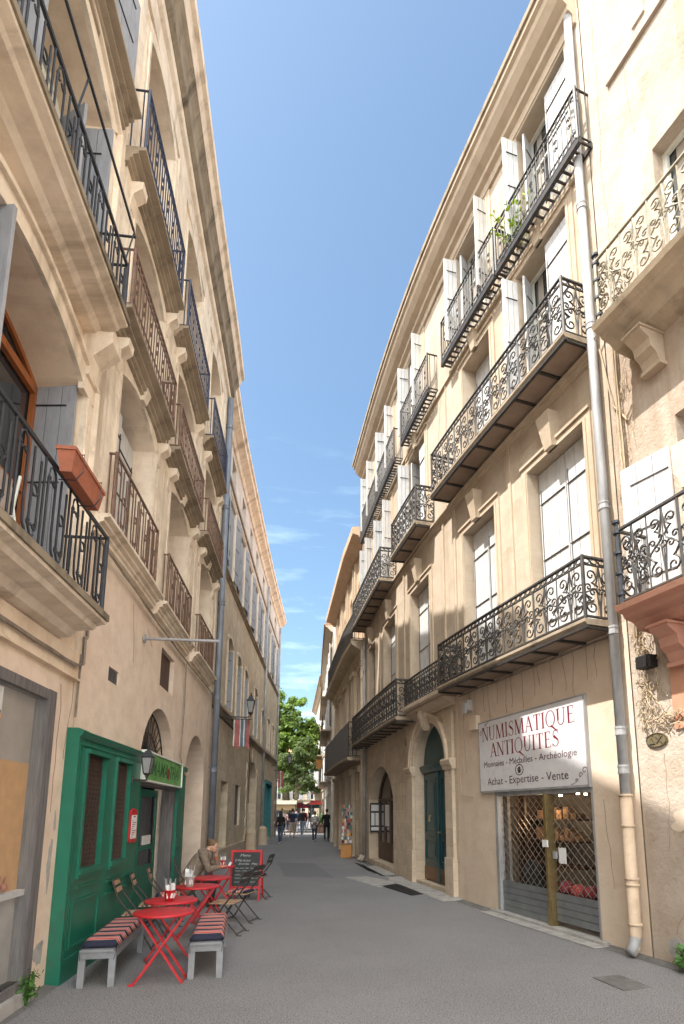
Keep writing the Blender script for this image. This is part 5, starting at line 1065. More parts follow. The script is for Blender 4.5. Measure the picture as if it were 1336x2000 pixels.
tree('gray_green_tree',(-6.1,46.5,0),'smaller gray green tree in front of the bright plane tree','leaf_gray',[([(0,0,0),(.0,0,1.6),(.15,0,3.4)],.2,.14)],
  [((.1,0,5.6),1.3),((-.4,.1,4.5),1.15),((.9,0,4.9),1.0),((.6,.1,6.5),.95),((.9,0,7.3),.6),((-.7,0,3.7),.8),((1.2,.2,3.8),.8)],26000,.15,5)
tree('square_tree',(-3.4,70,0),'distant dark green tree at the back of the square','leaf_gray',[([(0,0,0),(0,0,3)],.25,.15)],[((0,0,5),1.8),((-1.5,0,4.6),1.6),((1.2,0,4.4),1.4),((-4.2,1,5),2.0)],14000,.22,8)

# =====================================================  CAFE FURNITURE
def make_table():
    t=thing('cafe_table',(0,0,0),'x','table'); b=MB(); b.lathe((0,0,0),[(.285,.638),(.29,.642),(.292,.657),(.283,.662),(.0,.660)],40); b.build('tabletop','red_paint',t,True)
    for y,sg in ((-.13,1),(.13,-1)):
        b=MB()
        for q in (-.012,.012): b.cbox((0,y*1.0+q,.325),(.0085,.003,.395),0,('Y',sg*.61))
        b.tube([(-sg*.235,y,.01),(-sg*.27,y,.004)],.012,6); b.build('leg','red_paint',t)
        b=MB(); 
        for q in (-.012,.012): b.cbox((0,y*.78+q,.325),(.0085,.003,.395),0,('Y',-sg*.61))
        b.build('leg','red_paint',t)
    b=MB(); b.tube([(.23,-.13,.02),(.23,.13,.02)],.008,6); b.tube([(-.23,-.13,.02),(-.23,.13,.02)],.008,6); b.tube([(0,-.13,.325),(0,.13,.325)],.009,6); b.tube([(-.18,-.15,.63),(-.18,.15,.63)],.008,6); b.tube([(.18,-.15,.63),(.18,.15,.63)],.008,6); b.build('crossbar','red_paint',t)
    return t
tb=make_table(); TP=[(-2.07,5.95,.15),(-2.26,6.72,.5),(-2.33,7.94,.3),(-2.42,8.95,.7),(-2.78,10.75,.2)]
TL=['nearest round red folding table, bare, between the two striped benches','second round red table, carrying the red bucket of napkins','third round red table, carrying the patterned paper cutlery cup','fourth round red table, bare, just in front of the seated woman','round red table the seated woman leans on']
for i,(x,y,a) in enumerate(TP):
    o=tb if i==0 else dup(tb,(x,y,0),a); o.location=(x,y,0); o.rotation_euler.z=a; tag(o,TL[i],'table','round red folding cafe tables')
def make_bench():
    t=thing('bench',(0,0,0),'x','bench'); b=MB(); Lh,Wh=.72,.165
    b.cbox((0,0,.335),(Wh-.01,Lh,.012)); 
    for sx_ in (-1,1): b.cbox((sx_*(Wh-.015),0,.295),(.012,Lh-.05,.035))
    for sy in (-1,1): b.cbox((0,sy*(Lh-.03),.295),(Wh-.03,.012,.035))
    b.build('seat','bench_gray',t,bevel=.003)
    for sx_ in (-1,1):
        for sy in (-1,1):
            b=MB(); b.grid([[(sx_*(Wh-.028)+q*.03,sy*(Lh-.045)+r*.022,0) for q,r in ((-1,-1),(1,-1),(1,1),(-1,1))],[(sx_*(Wh-.03)+q*.032,sy*(Lh-.05)+r*.022,.322) for q,r in ((-1,-1),(1,-1),(1,1),(-1,1))]],True,True); b.build('leg','bench_gray',t,bevel=.003)
    return t
def cushion(w_,l_,th,z,reps,name='cushion'):
    b=MB(); nx,ny=10,22; rows=[]
    def hz(u,v): e=min(1,(1-abs(u))*5)*min(1,(1-abs(v))*9); return th*(e**.5)
    top=[[(u/nx*2-1,v/ny*2-1) for u in range(nx+1)] for v in range(ny+1)]
    for sgn_ in (1,-.25):
        b.grid([[(u*w_,v*l_,z+th*.25+sgn_*hz(u,v)*.75+.004*math.sin(v*23)*(1-abs(u))) for u,v in r] for r in top],uv=lambda x,y,zz:(x*3,(y+l_)/(2*l_)*reps))
    return b
bn=make_bench()
BP=[((-1.80,6.72),.21,'gray bench with striped cushion on the street side of the first red table'),((-2.74,6.42),.19,'gray bench with striped cushion against the green cafe front')]
for i,((x,y),a,lb) in enumerate(BP):
    o=bn if i==0 else dup(bn,(x,y,0),a); o.location=(x,y,0); o.rotation_euler.z=a; tag(o,lb,'bench','gray cafe benches')
    c=cushion(.17,.67,.072,.345,6.2).build('bench_cushion','stripes',None,True); c.location=(x,y,0); c.rotation_euler.z=a; tag(c,['striped navy and red cushion lying on the street side bench','striped navy and red cushion lying on the bench by the green front'][i],'cushion','striped bench cushions')
    k=MB(); [k.tube([(sx_*.15,-.62,.36),(sx_*.168,-.69,.33),(sx_*.15,-.70,.25)],.004) for sx_ in (-1,1)]; tie=k.build('tie','cloth_navy'); tie.parent=c
def make_chair():
    t=thing('folding_chair',(0,0,0),'x','chair'); fr='iron_black'
    b=MB()
    for k in range(6): b.cbox((0,-.15+.058*k,.415),(.19,.023,.007))
    b.build('seat','slat_wood',t,bevel=.002)
    b=MB()
    for k in range(2): b.cbox((0,-.262-.03*k,.70+.085*k),(.19,.007,.030),0,('X',.3))
    b.build('backrest','back_wood',t,bevel=.002)
    for sx_ in (-1,1):
        b=MB(); b.tube([(sx_*.19,.20,.0),(sx_*.19,-.02,.36),(sx_*.19,-.235,.64),(sx_*.19,-.30,.82)],.011,6); b.tube([(sx_*.19,.20,.006),(sx_*.19,.24,.006)],.009,6); b.build('frame',fr,t)
        b=MB(); b.tube([(sx_*.165,.15,.41),(sx_*.165,-.25,.0),(sx_*.165,-.29,.004)],.010,6); b.build('leg',fr,t)
    b=MB(); b.tube([(-.19,.19,.03),(.19,.19,.03)],.008,6); b.tube([(-.165,-.235,.03),(.165,-.235,.03)],.008,6); b.tube([(-.18,.14,.40),(.18,.14,.40)],.009,6); b.tube([(-.18,-.15,.40),(.18,-.15,.40)],.009,6); b.tube([(-.19,-.30,.82),(.19,-.30,.82)],.009,6); b.build('crossbar',fr,t)
    return t
ch=make_chair()
CP=[((-2.0,8.2),1.45,'nearest black folding chair with bare wooden slats on the street side',0),((-2.0,9.1),1.35,'second street side folding chair, with a red striped seat cushion',1),
    ((-2.86,7.35),-1.35,'folding chair with wooden back slats beside the green door jamb',0),((-2.93,8.0),-1.3,'folding chair with wooden slats in the cafe doorway',0),((-3.0,8.75),-1.3,'folding chair with a striped cushion between the door and the seated woman',1),
    ((-3.16,10.35),-1.25,'folding chair the woman in the taupe coat sits on',0),((-2.2,11.35),1.5,'folding chair mostly hidden behind the chalkboard',1)]
for i,((x,y),a,lb,cu) in enumerate(CP):
    o=ch if i==2 else dup(ch,(x,y,0),a,swap={'back_wood':'iron_black'} if i in (0,1,6) else None); o.location=(x,y,0); o.rotation_euler.z=a; tag(o,lb,'chair','black and wood folding chairs of the cafe')
    if cu: c=cushion(.18,.17,.035,.424,2.0).build('seat_cushion','stripes',None,True); c.location=(x,y,0); c.rotation_euler.z=a; tag(c,'striped cushion on the '+['','second street side folding chair','','','folding chair nearest the seated woman','','folding chair behind the chalkboard'][i],'cushion','striped chair cushions')
# things on the tables
def bucket(x,y,m_,label,s=1,name='bucket'):
    t=thing(name,(x,y,.662),label,name); b=MB(); c=(x,y,.662); b.grid([[(x+r*s*math.cos(k*.3927),y+r*s*math.sin(k*.3927),.662+z*s) for k in range(16)] for r,z in ((.0,.001),(.042,.001),(.056,.105),(.060,.107),(.060,.113),(.052,.113),(.040,.02))],True); b.build('body',m_,t,True)
    b=MB(); r=random.Random(int(x*100))
    for k in range(9):
        a=r.uniform(0,6.28); q=.03*s; h=r.uniform(.14,.19)*s; b.cbox((x+q*math.cos(a),y+q*math.sin(a),.662+h*.6),(.022*s,.004,h*.42),a,('X',r.uniform(-.25,.25)))
    b.build('napkin','paper',t); b=MB()
    for k in range(5): a=r.uniform(0,6.28); b.tube([(x+.02*math.cos(a),y+.02*math.sin(a),.68),(x+.06*math.cos(a),y+.05*math.sin(a),.662+.23*s)],.005,5)
    b.build('cutlery','zinc',t); return t
bucket(-2.25,6.62,'red_paint','red bucket of napkins and cutlery on the second table',1.05)
bucket(-2.40,7.82,'cloth_bag','patterned cream paper cup of cutlery on the third table',1.2,'cup'); bucket(-2.70,10.72,'red_paint','red bucket of napkins on the woman\'s table',.95)
b=MB(); c=(-2.83,10.62,.662); b.org=Vector(c); b.lathe(c,[(.025,.0),(.033,.1),(.034,.13)],12); tag(b.build('beer_glass','jar_amber',smooth=True),'small amber glass of drink beside the red bucket on the woman\'s table','glass')
b=MB(); b.cbox((-2.88,10.85,.668),(.14,.10,.004),.4); b.cbox((-2.60,10.85,.69),(.02,.1,.03),.2,('Y',.5)); tag(b.build('folded_menu','paper'),'white menu sheet lying on the woman\'s table','menu')
# chalkboard
cb=thing('chalkboard',(-2.37,11.05,0),'red framed chalkboard easel with handwritten menu standing beyond the tables','chalkboard'); X0,X1,Y=-2.63,-2.08,11.02
b=MB()
def lean(z): return Y+.0+.16*z
for x in (X0,X1): b.grid([[(x+q*.018,lean(z)+r*.012,z) for q,r in ((-1,-1),(1,-1),(1,1),(-1,1))] for z in (0,.92)],True,True)
for z in (.90,.24): b.grid([[(x,lean(z+q*.02)+r*.012,z+q*.02) for q,r in ((-1,-1),(1,-1),(1,1),(-1,1))] for x in (X0+.018,X1-.018)],True,True)
for x in (X0,X1): b.grid([[(x+q*.016,Y+.42-.25*z/.9+r*.01,z) for q,r in ((-1,-1),(1,-1),(1,1),(-1,1))] for z in (0,.9)],True,True)
b.build('frame','red_paint',cb); b=MB(); b.grid([[(x,lean(z)+.0,z) for x in (X0+.018,X1-.018)] for z in (.26,.88)]); b.build('board','board_black',cb,recalc=False)
b=MB(); BFn=lambda x,y:(X0+.05+x,lean(.28+y)-.006,.28+y); V0=b
def bt(txt,w_,h_,x0,y0):
    V,Fc=fontmesh(txt,1,0,.3); xs=[v[0] for v in V]; a_,c_=min(xs),max(xs); i0=len(b.v)
    for x,y,_ in V: b.v.append(BFn(x0+(x-a_)/(c_-a_)*w_,y0+y/.73*h_))
    for f in Fc: b.f.append(tuple(i0+i for i in f)); b.uv.append([(0,0)]*len(f))
bt('Menu',.2,.05,.1,.52); bt('O Plat du jour',.30,.045,.01,.43); bt('Entrée  Plat',.36,.035,.08,.37)
r=random.Random(4)
for y0 in (.30,.25,.18,.12,.05):
    x=.02
    while x<.46:
        L2_=r.uniform(.05,.12); pts=[BFn(x+L2_*k/8,y0+.010*math.sin(k*2.1+x*40)+.006) for k in range(9)]
        b.tube(pts,.0035,3); x+=L2_+r.uniform(.02,.07)
b.build('chalk_writing','chalk',cb,recalc=False)
# postcard rack and box
c=Vector((-.86,21.1,0)); pr=thing('postcard_rack',tuple(c+Vector((0,0,.46))),'tall wire rack of colorful postcards standing on the yellow wooden box','postcard rack')
b=MB(); b.cbox((c.x,c.y,.23),(.20,.20,.22)); b.cbox((c.x,c.y,.445),(.21,.21,.012)); tag(b.build('wooden_box','yellow_wood',bevel=.005),'yellow wooden crate box under the postcard rack in the street','box')
b=MB(); b.tube([(c.x+.03,c.y,.46),(c.x+.03,c.y,1.98)],.015,6)
for sx_ in (-.17,.17):
    for sy in (-.12,.12): b.tube([(c.x+sx_,c.y+sy,.47),(c.x+sx_+.05,c.y+sy,1.95)],.006,5)
b.build('frame','zinc',pr)
pal=['cloth_red','cloth_white','cloth_navy','cloth_teal','paper','jar_amber','cloth_jean','cloth_pink','cloth_beige']
for ci,m_ in enumerate(pal):
    b=MB(); r=random.Random(ci)
    for k in range(9):
        row=r.randrange(11); colm=r.randrange(4); sd_=r.choice((-1,1)); z=.52+.125*row; x=c.x-.13+.095*colm+.03*row/11; b.cbox((x,c.y-.14+.003*r.random(),z+.05),(.040,.003,.052),r.uniform(-.15,.15))
        if k%2: b.cbox((c.x+sd_*.18,c.y-.08+.08*colm%.2,z+.05),(.003,.04,.052))
    b.build('postcard',m_,pr)
b=MB(); b.cbox((-.62,24.6,.09),(.16,.2,.09)); b.cbox((-.62,24.6,.185),(.17,.21,.006)); tag(b.build('low_crate','cloth_pink'),'low pinkish crate on the ground just beyond the postcard rack','crate')

# canopy, awning, parasols, planters of the square
cp=thing('cafe_canopy',(-6.6,46,0),'flat white cafe canopy at the entrance of the square','canopy'); b=MB(); b.cbox((-7.0,46.5,2.42),(1.35,2.2,.05)); b.cbox((-7.0,44.28,2.30),(1.35,.03,.12)); b.build('roof','awning_white',cp); b=MB(); [b.tube([(x,y,0),(x,y,2.4)],.04,6) for x in (-8.2,-5.75) for y in (44.4,48.5)]; b.build('post','brown_wood',cp); b=MB(); b.cbox((-7.0,44.5,1.95),(1.3,.04,.22)); b.build('canopy_drop','straw',cp)
aw=thing('shop_awning',(-4.4,52,0),'red sloping shop awning beyond the walking people','awning'); b=MB(); b.grid([[(-5.4,50.8,2.35),(-4.2,50.8,2.35)],[(-5.3,51.8,2.62),(-4.1,51.8,2.62)]]); b.grid([[(-5.4,50.8,2.35),(-4.2,50.8,2.35)],[(-5.4,50.78,2.22),(-4.2,50.78,2.22)]]); b.build('cloth','awning_red',aw,recalc=False); b=MB(); [b.tube([(x,51.75,0),(x,51.75,2.6)],.03,6) for x in (-5.25,-4.15)]; b.build('post','zinc',aw)
for i,(x,y,m_,lb) in enumerate(((-6.6,53,'umb_red','dark red parasol over the cafe terrace of the square'),(-5.6,55,'umb_dark','dark green parasol over the cafe terrace of the square'))):
    t=thing('parasol',(x,y,0),lb,'parasol'); b=MB(); b.lathe((x,y,0),[(1.2,1.95),(1.18,2.05),(.05,2.55)],8); b.build('canopy',m_,t); b=MB(); b.tube([(x,y,0),(x,y,2.5)],.03,6); b.build('pole','brown_wood',t)
def plant(name,loc,label,n,rad,h,m_,size,pot=None,cat='plant',seed=1):
    t=thing(name,loc,label,cat); r=random.Random(seed); b=MB(); k_=MB()
    if pot: q=MB(); q.lathe(loc,[(.18*pot,0),(.26*pot,.4*pot)],12); q.build('pot','terracotta',t); 
    z0=.4*pot if pot else 0
    for i in range(max(4,n//9)):
        a=r.uniform(0,6.28); d=rad*r.random()**.6; top=Vector((loc[0]+d*math.cos(a),loc[1]+d*math.sin(a),loc[2]+z0+h*r.uniform(.45,1))); base=Vector((loc[0]+d*.2*math.cos(a),loc[1]+d*.2*math.sin(a),loc[2]+z0)); k_.tube([tuple(base),tuple((base+top)/2+Vector((r.uniform(-.02,.02),0,.02))),tuple(top)],size*.05,4)
        for j in range(9):
            p=base.lerp(top,r.uniform(.3,1))+Vector((r.gauss(0,size*.4),r.gauss(0,size*.4),r.gauss(0,size*.2))); nn=Vector((r.gauss(0,1),r.gauss(0,1),1)).normalized(); x=nn.cross(Vector((r.gauss(0,1),r.gauss(0,1),0)).normalized()).normalized(); y=nn.cross(x); s=size*r.uniform(.6,1.2)
            b.face([tuple(p-x*s*.5),tuple(p-x*s*.1+y*s*.28),tuple(p+x*s*.6),tuple(p-x*s*.1-y*s*.28)])
    b.build('foliage',m_,t,recalc=False); k_.build('stem','leaf_weed',t); return t
plant('weed',(-2.96,5.22,0),'green weed growing at the foot of the left shop post',150,.10,.30,'leaf_weed',.055,seed=2)
plant('weed',(3.32,6.22,0),'leafy weed growing at the wall foot at the right edge',160,.17,.24,'leaf_weed',.10,seed=3)
c=FR.xyz(5.9,.16,11.3); plant('climbing_plant',tuple(c),'lime green trailing plant on the topmost right balcony',170,.5,.55,'leaf_lime',.09,seed=6)
plant('potted_shrub',(-4.1,45.5,0),'potted shrub in the crowd in front of the right houses',420,.7,1.0,'leaf_weed',.13,1.6,seed=7)
plant('potted_shrub',(-3.2,47.5,0),'taller potted shrub against the sunlit white house',420,.5,1.6,'leaf_gray',.12,1.6,seed=8)
b=MB(); b.cbox((-3.5,44.0,.32),(.75,.3,.3)); b.cbox((-3.5,44.0,.64),(.8,.34,.02)); tag(b.build('wooden_planter','brown_wood'),'low dark wooden planter behind the walking people on the right','planter')

# =====================================================  PEOPLE
def voxel(b,name,m_,parent,vox,smooth_it=4):
    me=bpy.data.meshes.new('tmp'); me.from_pydata(b.v,[],b.f); bm=bmesh.new(); bm.from_mesh(me); bmesh.ops.remove_doubles(bm,verts=bm.verts,dist=.0002); bmesh.ops.recalc_face_normals(bm,faces=bm.faces); bm.to_mesh(me); bm.free()
    o=bpy.data.objects.new('tmp',me); COL.objects.link(o); md=o.modifiers.new('r','REMESH'); md.mode='VOXEL'; md.voxel_size=vox; md.use_smooth_shade=True
    s=o.modifiers.new('s','SMOOTH'); s.iterations=smooth_it; s.factor=.5
    bpy.context.view_layer.update(); dg=bpy.context.evaluated_depsgraph_get(); m2=bpy.data.meshes.new_from_object(o.evaluated_get(dg)); bpy.data.objects.remove(o)
    m2.name=name; m2.materials.clear(); m2.materials.append(M[m_]); m2.polygons.foreach_set('use_smooth',[True]*len(m2.polygons))
    r=bpy.data.objects.new(name,m2); COL.objects.link(r)
    if parent: r.parent=parent
    LOC[r.name]=Vector(); return r
def caps(b,pts,rs,n=10):
    for p,r in zip(pts,rs): b.ball(p,r,n,8)
    for i in range(len(pts)-1): b.tube([pts[i],pts[i+1]],rs[i],n,True,rs[i+1])
def hand(b,wr,dr,up,side,sc_=1.0,curl=.5,r=.0085):
    d=Vector(dr).normalized(); u=Vector(up); s=d.cross(u).normalized(); u=s.cross(d); w=Vector(wr)
    for k in range(4): # palm
        o=w+s*(k-1.5)*.018*sc_; b.tube([tuple(o+d*.0),tuple(o+d*.085*sc_)],.014*sc_,8); b.ball(tuple(o+d*.085*sc_),.013*sc_,8,6)
    for k,l in enumerate((.066,.076,.071,.055)):
        p0=w+s*(k-1.5)*.02*sc_+d*.085*sc_; p1=p0+(d*math.cos(curl*.5)-u*math.sin(curl*.5))*l*.45*sc_+s*(k-1.5)*.002; p2=p1+(d*math.cos(curl*1.3)-u*math.sin(curl*1.3))*l*.32*sc_; p3=p2+(d*math.cos(curl*2)-u*math.sin(curl*2))*l*.25*sc_
        caps(b,[tuple(x) for x in (p0,p1,p2,p3)],[r*sc_*1.05,r*sc_,r*sc_*.92,r*sc_*.8],8)
    q0=w+d*.02*sc_-s*side*.03*sc_; q1=q0+(d*.6-s*side*.75-u*.2).normalized()*.038*sc_; q2=q1+(d*.85-s*side*.25-u*.4).normalized()*.03*sc_; caps(b,[tuple(x) for x in (q0,q1,q2)],[.012*sc_,.0105*sc_,.009*sc_],8)
def head(b,c,fw,up,s=1.0):
    c=Vector(c); f=Vector(fw).normalized(); u=Vector(up).normalized(); r=f.cross(u).normalized(); u=r.cross(f)
    def P(x,y,z): return tuple(c+(r*x+f*y+u*z)*s)
    def E(x,y,z,a,bb,cc,n=12,m=9):
        rows=[]
        for i in range(m+1):
            th=math.pi*(i+.02)/(m+.04); rows.append([P(x+a*math.sin(th)*math.cos(2*math.pi*k/n),y+bb*math.sin(th)*math.sin(2*math.pi*k/n),z+cc*math.cos(th)) for k in range(n)])
        b.grid(rows,True,True)
    E(0,-.01,.03,.074,.092,.088,16,12); E(0,.02,-.03,.060,.068,.075,14,10); E(0,.045,-.085,.032,.032,.026); E(-.074,-.005,-.015,.011,.02,.03,8,6); E(.074,-.005,-.015,.011,.02,.03,8,6)
    E(0,.093,-.022,.012,.016,.018,8,6); E(0,.083,.005,.009,.015,.026,8,6); E(0,.078,-.060,.024,.012,.007,10,6); E(0,.077,-.069,.021,.012,.007,10,6); E(-.032,.070,.022,.022,.014,.007,8,6); E(.032,.070,.022,.022,.014,.007,8,6)
    return P
def eyes(P,parent):
    b=MB(); [b.ball(P(sx_*.030,.077,.004),.009,8,6) for sx_ in (-1,1)]; b.build('eye','shoe',parent,True)
def figure(name_lbl,loc,face,shirt,trou,hairm,pose,bag=None,sleeve='short',legs='long',hair='short',sc_=1.0,vox=.02,shoe='shoe',build_w=1.0,skirtz=None):
    """walker seen from behind; local +Y is the walking direction"""
    t=thing('person',(0,0,0),name_lbl,'person'); W=build_w; ph=pose
    hip=.90; hx=.085*W
    def leg(sd_,sw,kn): # swing forward angle, knee bend
        a=sw; k=Vector((sd_*hx*1.0,math.sin(a)*.43,hip-math.cos(a)*.43)); an=Vector((sd_*hx*.85,k.y+math.sin(a-kn)*.40,k.z-math.cos(a-kn)*.40)); return Vector((sd_*hx,0,hip)),k,an
    Lg=[leg(-1,ph,.05 if ph>0 else .45),leg(1,-ph,.45 if ph>0 else .05)]
    low=min(Lg[0][2].z,Lg[1][2].z)-.07; dz=-low
    Lg=[[p+Vector((0,0,dz)) for p in l] for l in Lg]; pz=hip+dz; sh=pz+.50; T=Vector((0,.02,0))
    arms=[]
    for i,sd_ in enumerate((-1,1)):
        a=-ph*.8*(1 if i==0 else -1); s0=Vector((sd_*.175*W,.0,sh-.02)); e=s0+Vector((sd_*.05,math.sin(a)*.27,-math.cos(a)*.27)); w=e+Vector((sd_*.01,math.sin(a+.35)*.25,-math.cos(a+.35)*.25)); arms.append((s0,e,w))
    b=MB()
    for l in Lg: caps(b,[tuple(p) for p in l],[.082,.052,.036]); f=l[2]; caps(b,[tuple(f+Vector((0,-.03,-.035))),tuple(f+Vector((0,.13,-.05)))],[.034,.026])
    b.ball((0,0,pz+.03),(.15*W,.10,.12),14,9); b.ball((0,.0,pz+.20),(.125*W,.085,.17),14,9); b.ball((0,0,sh-.10),(.155*W,.10,.16),14,9); caps(b,[(-.15*W,0,sh-.03),(0,0,sh+.01),(.15*W,0,sh-.03)],[.055,.065,.055]); caps(b,[(0,0,sh),(0,.015,sh+.13)],[.058,.05])
    for i,(s0,e,w) in enumerate(arms): caps(b,[tuple(s0),tuple(e),tuple(w)],[.05,.038,.026]); hand(b,w,(w-e),(0,1,0) if i else (0,1,0),1 if i else -1,.95,.5,.0095)
    P=head(b,(0,.02,sh+.225),(0,1,0),(0,0,1),.98)
    voxel(b,'body','skin',t,vox); eyes(P,t)
    b=MB(); lenn={'short':.95,'long':.2}[hair] if False else 0
    b.ball(tuple(Vector(P(0,-.022,.045))),(.086,.092,.088),14,10)
    if hair=='long':
        caps(b,[P(0,-.07,.02),P(0,-.085,-.10),P(0,-.09,-.25),P(0,-.085,-.34)],[.075,.082,.075,.045]); caps(b,[P(-.06,-.03,0),P(-.07,-.04,-.2)],[.04,.03]); caps(b,[P(.06,-.03,0),P(.07,-.04,-.2)],[.04,.03])
    elif hair=='bun': b.ball(P(0,-.11,.07),.042)
    else: b.ball(P(0,-.055,-.01),(.07,.05,.06))
    voxel(b,'hair',hairm,t,.014,3)
    b=MB(); q=.014
    b.ball((0,0,pz+.06),(.155*W+q,.105+q,.12),16,9); b.ball((0,0,pz+.22),(.13*W+q,.09+q,.18),16,9); b.ball((0,0,sh-.10),(.158*W+q,.104+q,.165),16,9); caps(b,[(-.155*W,0,sh-.035),(0,-.005,sh+.0),(.155*W,0,sh-.035)],[.06+q*.4,.066+q*.4,.06+q*.4])
    for s0,e,w in arms:
        if sleeve=='long': caps(b,[tuple(s0),tuple(e),tuple(e.lerp(w,.95))],[.058,.048,.036])
        else: caps(b,[tuple(s0),tuple(s0.lerp(e,.75))],[.060,.056])
    if skirtz: b.ball((0,0,pz-.06),(.165*W,.12,.16),16,9)
    voxel(b,'top',shirt,t,vox)
    b=MB(); b.ball((0,0,pz+.0),(.15*W+q*.6,.105+q*.6,.12),16,9)
    for l in Lg:
        if legs=='long': caps(b,[tuple(l[0]),tuple(l[1]),tuple(l[2]+Vector((0,0,.0)))],[.094,.064,.05])
        else: caps(b,[tuple(l[0]),tuple(l[1]+Vector((0,0,.02)))],[.10,.085])
    voxel(b,'trousers' if legs=='long' else 'shorts',trou,t,vox)
    b=MB()
    for l in Lg: f=l[2]; caps(b,[tuple(f+Vector((0,-.045,-.035))),tuple(f+Vector((0,.05,-.035))),tuple(f+Vector((0,.15,-.05)))],[.040,.040,.030])
    voxel(b,'shoes',shoe,t,.014)
    if bag=='backpack':
        b=MB(); b.ball((0,-.20,sh-.16),(.15,.10,.20),14,10); b.ball((0,-.26,sh-.24),(.12,.07,.10),12,8); caps(b,[(-.1,-.12,sh),(-.11,.07,sh+.02),(-.12,.1,sh-.2)],[.018,.018,.018],6); caps(b,[(.1,-.12,sh),(.11,.07,sh+.02),(.12,.1,sh-.2)],[.018,.018,.018],6); voxel(b,'backpack','cloth_bag',t,.016)
    if bag=='shoulder':
        b=MB(); b.ball((-.27*W,-.03,pz+.12),(.06,.14,.13),12,8); caps(b,[(-.27*W,-.1,pz+.22),(-.20*W,-.02,sh+.03),(-.26*W,.08,pz+.22)],[.012,.014,.012],6); voxel(b,'handbag','leather',t,.014)
    t.scale=(sc_,)*3; t.location=loc; t.rotation_euler=(0,0,face); return t
P1=figure('leftmost walker, long dark hair, black top, dark jeans and a brown shoulder bag',(-4.64,29.97,0),.05,'cloth_black','cloth_jean','hair_dark',.22,'shoulder','long','long','long',.97,.02,'shoe_white',.92)
P2=figure('walker in navy t-shirt and beige shorts, second from the left',(-4.9,36.5,0),0,'cloth_navy','cloth_beige','hair_brown',-.25,None,'short','short','short',1.06,.022,'leather',1.1)
P3=figure('walker in black sweater and gray blue trousers, in the middle of the group',(-4.75,40.5,0),-.05,'cloth_black','cloth_grayblue','hair_dark',.2,None,'long','long','short',1.08,.022,'shoe',1.1)
P4=figure('walker with a pale gray backpack over a lilac jacket',(-3.1,32.3,0),0,'cloth_lilac','cloth_navy','hair_blond',.12,'backpack','long','long','bun',.95,.02,'shoe_white',1.0,1)
P5=figure('man dressed all in black, rightmost walker before the postcard rack',(-2.45,32.6,0),.03,'cloth_black','cloth_black','hair_brown',-.2,None,'long','long','short',1.03,.02,'shoe',1.12)
crowd=[(P2,(-5.9,38.5),2.9,'person in a white top coming toward us behind the leftmost walker',{'cloth_navy':'cloth_white','cloth_beige':'cloth_jean'}),(P3,(-5.2,45.5),.3,'person in a red top far off between the navy and black walkers',{'cloth_black':'cloth_red'}),
(P2,(-6.4,48),3.0,'person in teal at the edge of the white canopy',{'cloth_navy':'cloth_teal'}),(P3,(-3.9,50),2.8,'person in a beige top in the sun behind the backpack walker',{'cloth_black':'cloth_beige'}),
(P1,(-7.1,50),.4,'person with long hair and pink top deep in the square',{'cloth_black':'cloth_pink'}),(P5,(-2.7,40),3.1,'person in light blue and white far behind the man in black',{'cloth_black':'cloth_grayblue'}),
(P2,(-4.4,54),.2,'tiny person in a white shirt near the red awning',{'cloth_navy':'cloth_white'}),(P3,(-6.0,57),1.2,'tiny person in black below the dark parasol',{}),(P4,(-3.3,56),3.0,'tiny person in lilac at the foot of the cream house',{}),(P5,(-5.3,61),0,'tiny person in brown farthest into the square',{'cloth_black':'leather'}),(P3,(-5.45,42.6),.1,'person in a blue shirt just left of the black sweater walker',{'cloth_black':'cloth_jean'}),(P1,(-4.15,43.2),3.0,'woman in a white dress between the middle walkers',{'cloth_black':'cloth_white'})]
for src,(x,y),a,lb,sw in crowd: o=dup(src,(x,y,0),a,lb,'people farther down the street',sw)

# seated woman (world coordinates built directly; faces +x / +y)
wm=thing('person',(-3.1,10.3,0),'woman in a taupe coat seated at the far red table, chin resting on her hand','person'); O=Vector((-3.12,10.35,0)); fd=Vector((.94,.30,0)).normalized(); rt=Vector((fd.y,-fd.x,0)); K=.93
def W(f,r_,z): return tuple(O+(fd*f+rt*r_)*K+Vector((0,0,z*K)))
LOC[wm.name]=Vector(); wm.location=(0,0,0)
def bt2(b,q=0,coat=False):
    caps(b,[W(-.06,0,.52),W(.0,0,.68),W(.12,0,.84),W(.19,0,.94)],[.135+q,.125+q,.135+q,.11+q],14); caps(b,[W(.17,-.17,.94),W(.19,0,.97),W(.17,.17,.94)],[.06+q,.07+q,.06+q])
RA=[W(.17,.19,.93),W(.26,.24,.70),W(.50,.14,.735)]; LA=[W(.17,-.19,.93),W(.44,-.16,.725),W(.40,-.06,.97)]
b=MB(); bt2(b); caps(b,[W(.19,0,.97),W(.27,0,1.07)],[.055,.05]); b.ball(W(-.05,0,.47),(.16,.16,.11),14,9)
for sd_ in (-1,1): caps(b,[W(-.02,sd_*.09,.47),W(.38,sd_*.11,.48),W(.34,sd_*.11,.09)],[.085,.058,.038]); caps(b,[W(.30,sd_*.11,.05),W(.47,sd_*.12,.035)],[.034,.026])
caps(b,RA,[.05,.042,.028]); caps(b,LA,[.05,.042,.028])
def V3(p): return Vector(p)
hand(b,RA[2],V3(RA[2])-V3(RA[1]),(0,0,1),1,.9,.8); hand(b,LA[2],(fd*-.15+Vector((0,0,1))),tuple(-fd),-1,.9,.9)
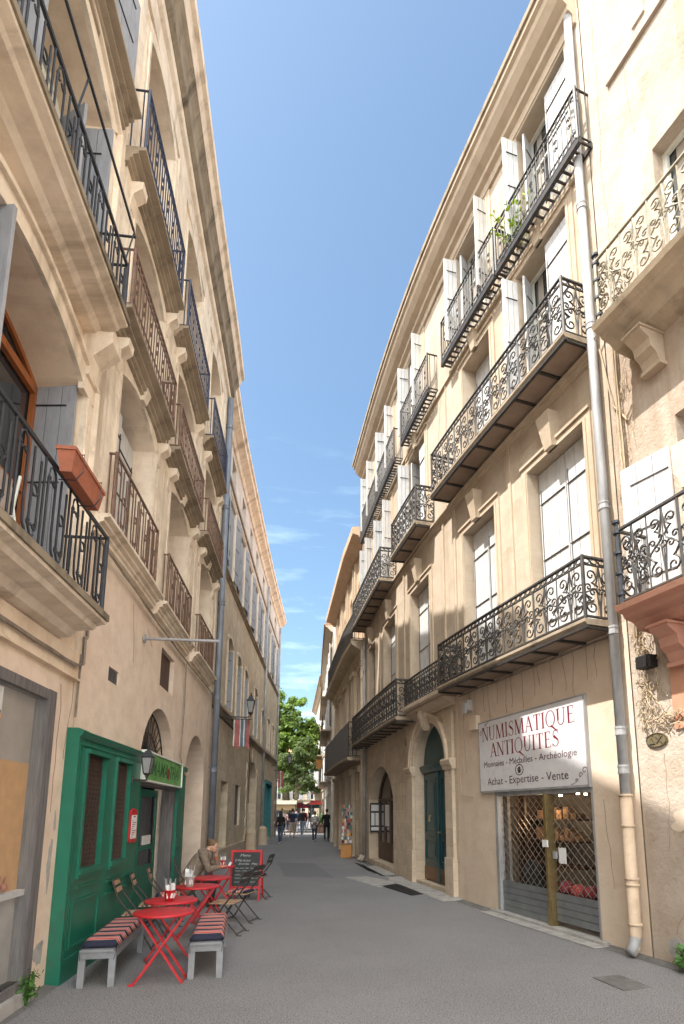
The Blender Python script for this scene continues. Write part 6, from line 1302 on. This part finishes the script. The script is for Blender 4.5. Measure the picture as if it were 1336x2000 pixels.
P=head(b,W(.34,-.01,1.11),fd*.93-rt*.0+Vector((0,0,-.30))+rt*.42,(fd*.25+Vector((0,0,1))),.93); voxel(b,'body','skin',wm,.008,3); eyes(P,wm)
b=MB(); b.ball(P(0,-.025,.045),(.083,.088,.080),14,10); b.ball(P(0,-.105,.075),.045); b.ball(P(.0,-.05,-.0),(.07,.06,.06)); 
for k in range(26): a=k*.24; b.tube([P(.06*math.cos(a),-.02+.07*math.sin(a),.10),P(.085*math.cos(a+.3),-.03+.09*math.sin(a+.3),.02+.03*math.sin(k*3.1))],.008,5)
voxel(b,'hair','hair_blond',wm,.008,2)
b=MB(); bt2(b,.022); b.ball(W(-.08,0,.50),(.19,.18,.15),14,9); b.ball(W(-.10,0,.36),(.17,.17,.15),14,9); caps(b,RA[:2]+[tuple(V3(RA[1]).lerp(V3(RA[2]),.72))],[.068,.060,.045]); caps(b,LA[:2]+[tuple(V3(LA[1]).lerp(V3(LA[2]),.5))],[.068,.060,.046]); caps(b,[W(.12,-.09,1.0),W(.10,0,1.03),W(.12,.09,1.0)],[.035,.04,.035],8)
voxel(b,'coat','coat_taupe',wm,.010,3)
b=MB(); b.ball(W(-.04,0,.46),(.17,.17,.10),14,9)
for sd_ in (-1,1): caps(b,[W(-.02,sd_*.09,.47),W(.38,sd_*.11,.48),W(.34,sd_*.11,.12)],[.095,.07,.052])
voxel(b,'trousers','cloth_black',wm,.012)
b=MB()
for sd_ in (-1,1): caps(b,[W(.29,sd_*.11,.05),W(.40,sd_*.115,.05),W(.49,sd_*.12,.035)],[.042,.042,.03])
voxel(b,'shoes','shoe',wm,.01); b=MB()
for A in (RA,): q=V3(A[1]).lerp(V3(A[2]),.78); q2=V3(A[1]).lerp(V3(A[2]),.90); caps(b,[tuple(q),tuple(q2)],[.040,.036])
q=V3(LA[1]).lerp(V3(LA[2]),.42); q2=V3(LA[1]).lerp(V3(LA[2]),.72); caps(b,[tuple(q),tuple(q2)],[.044,.036]); voxel(b,'cuff','sock_orange',wm,.008,2)
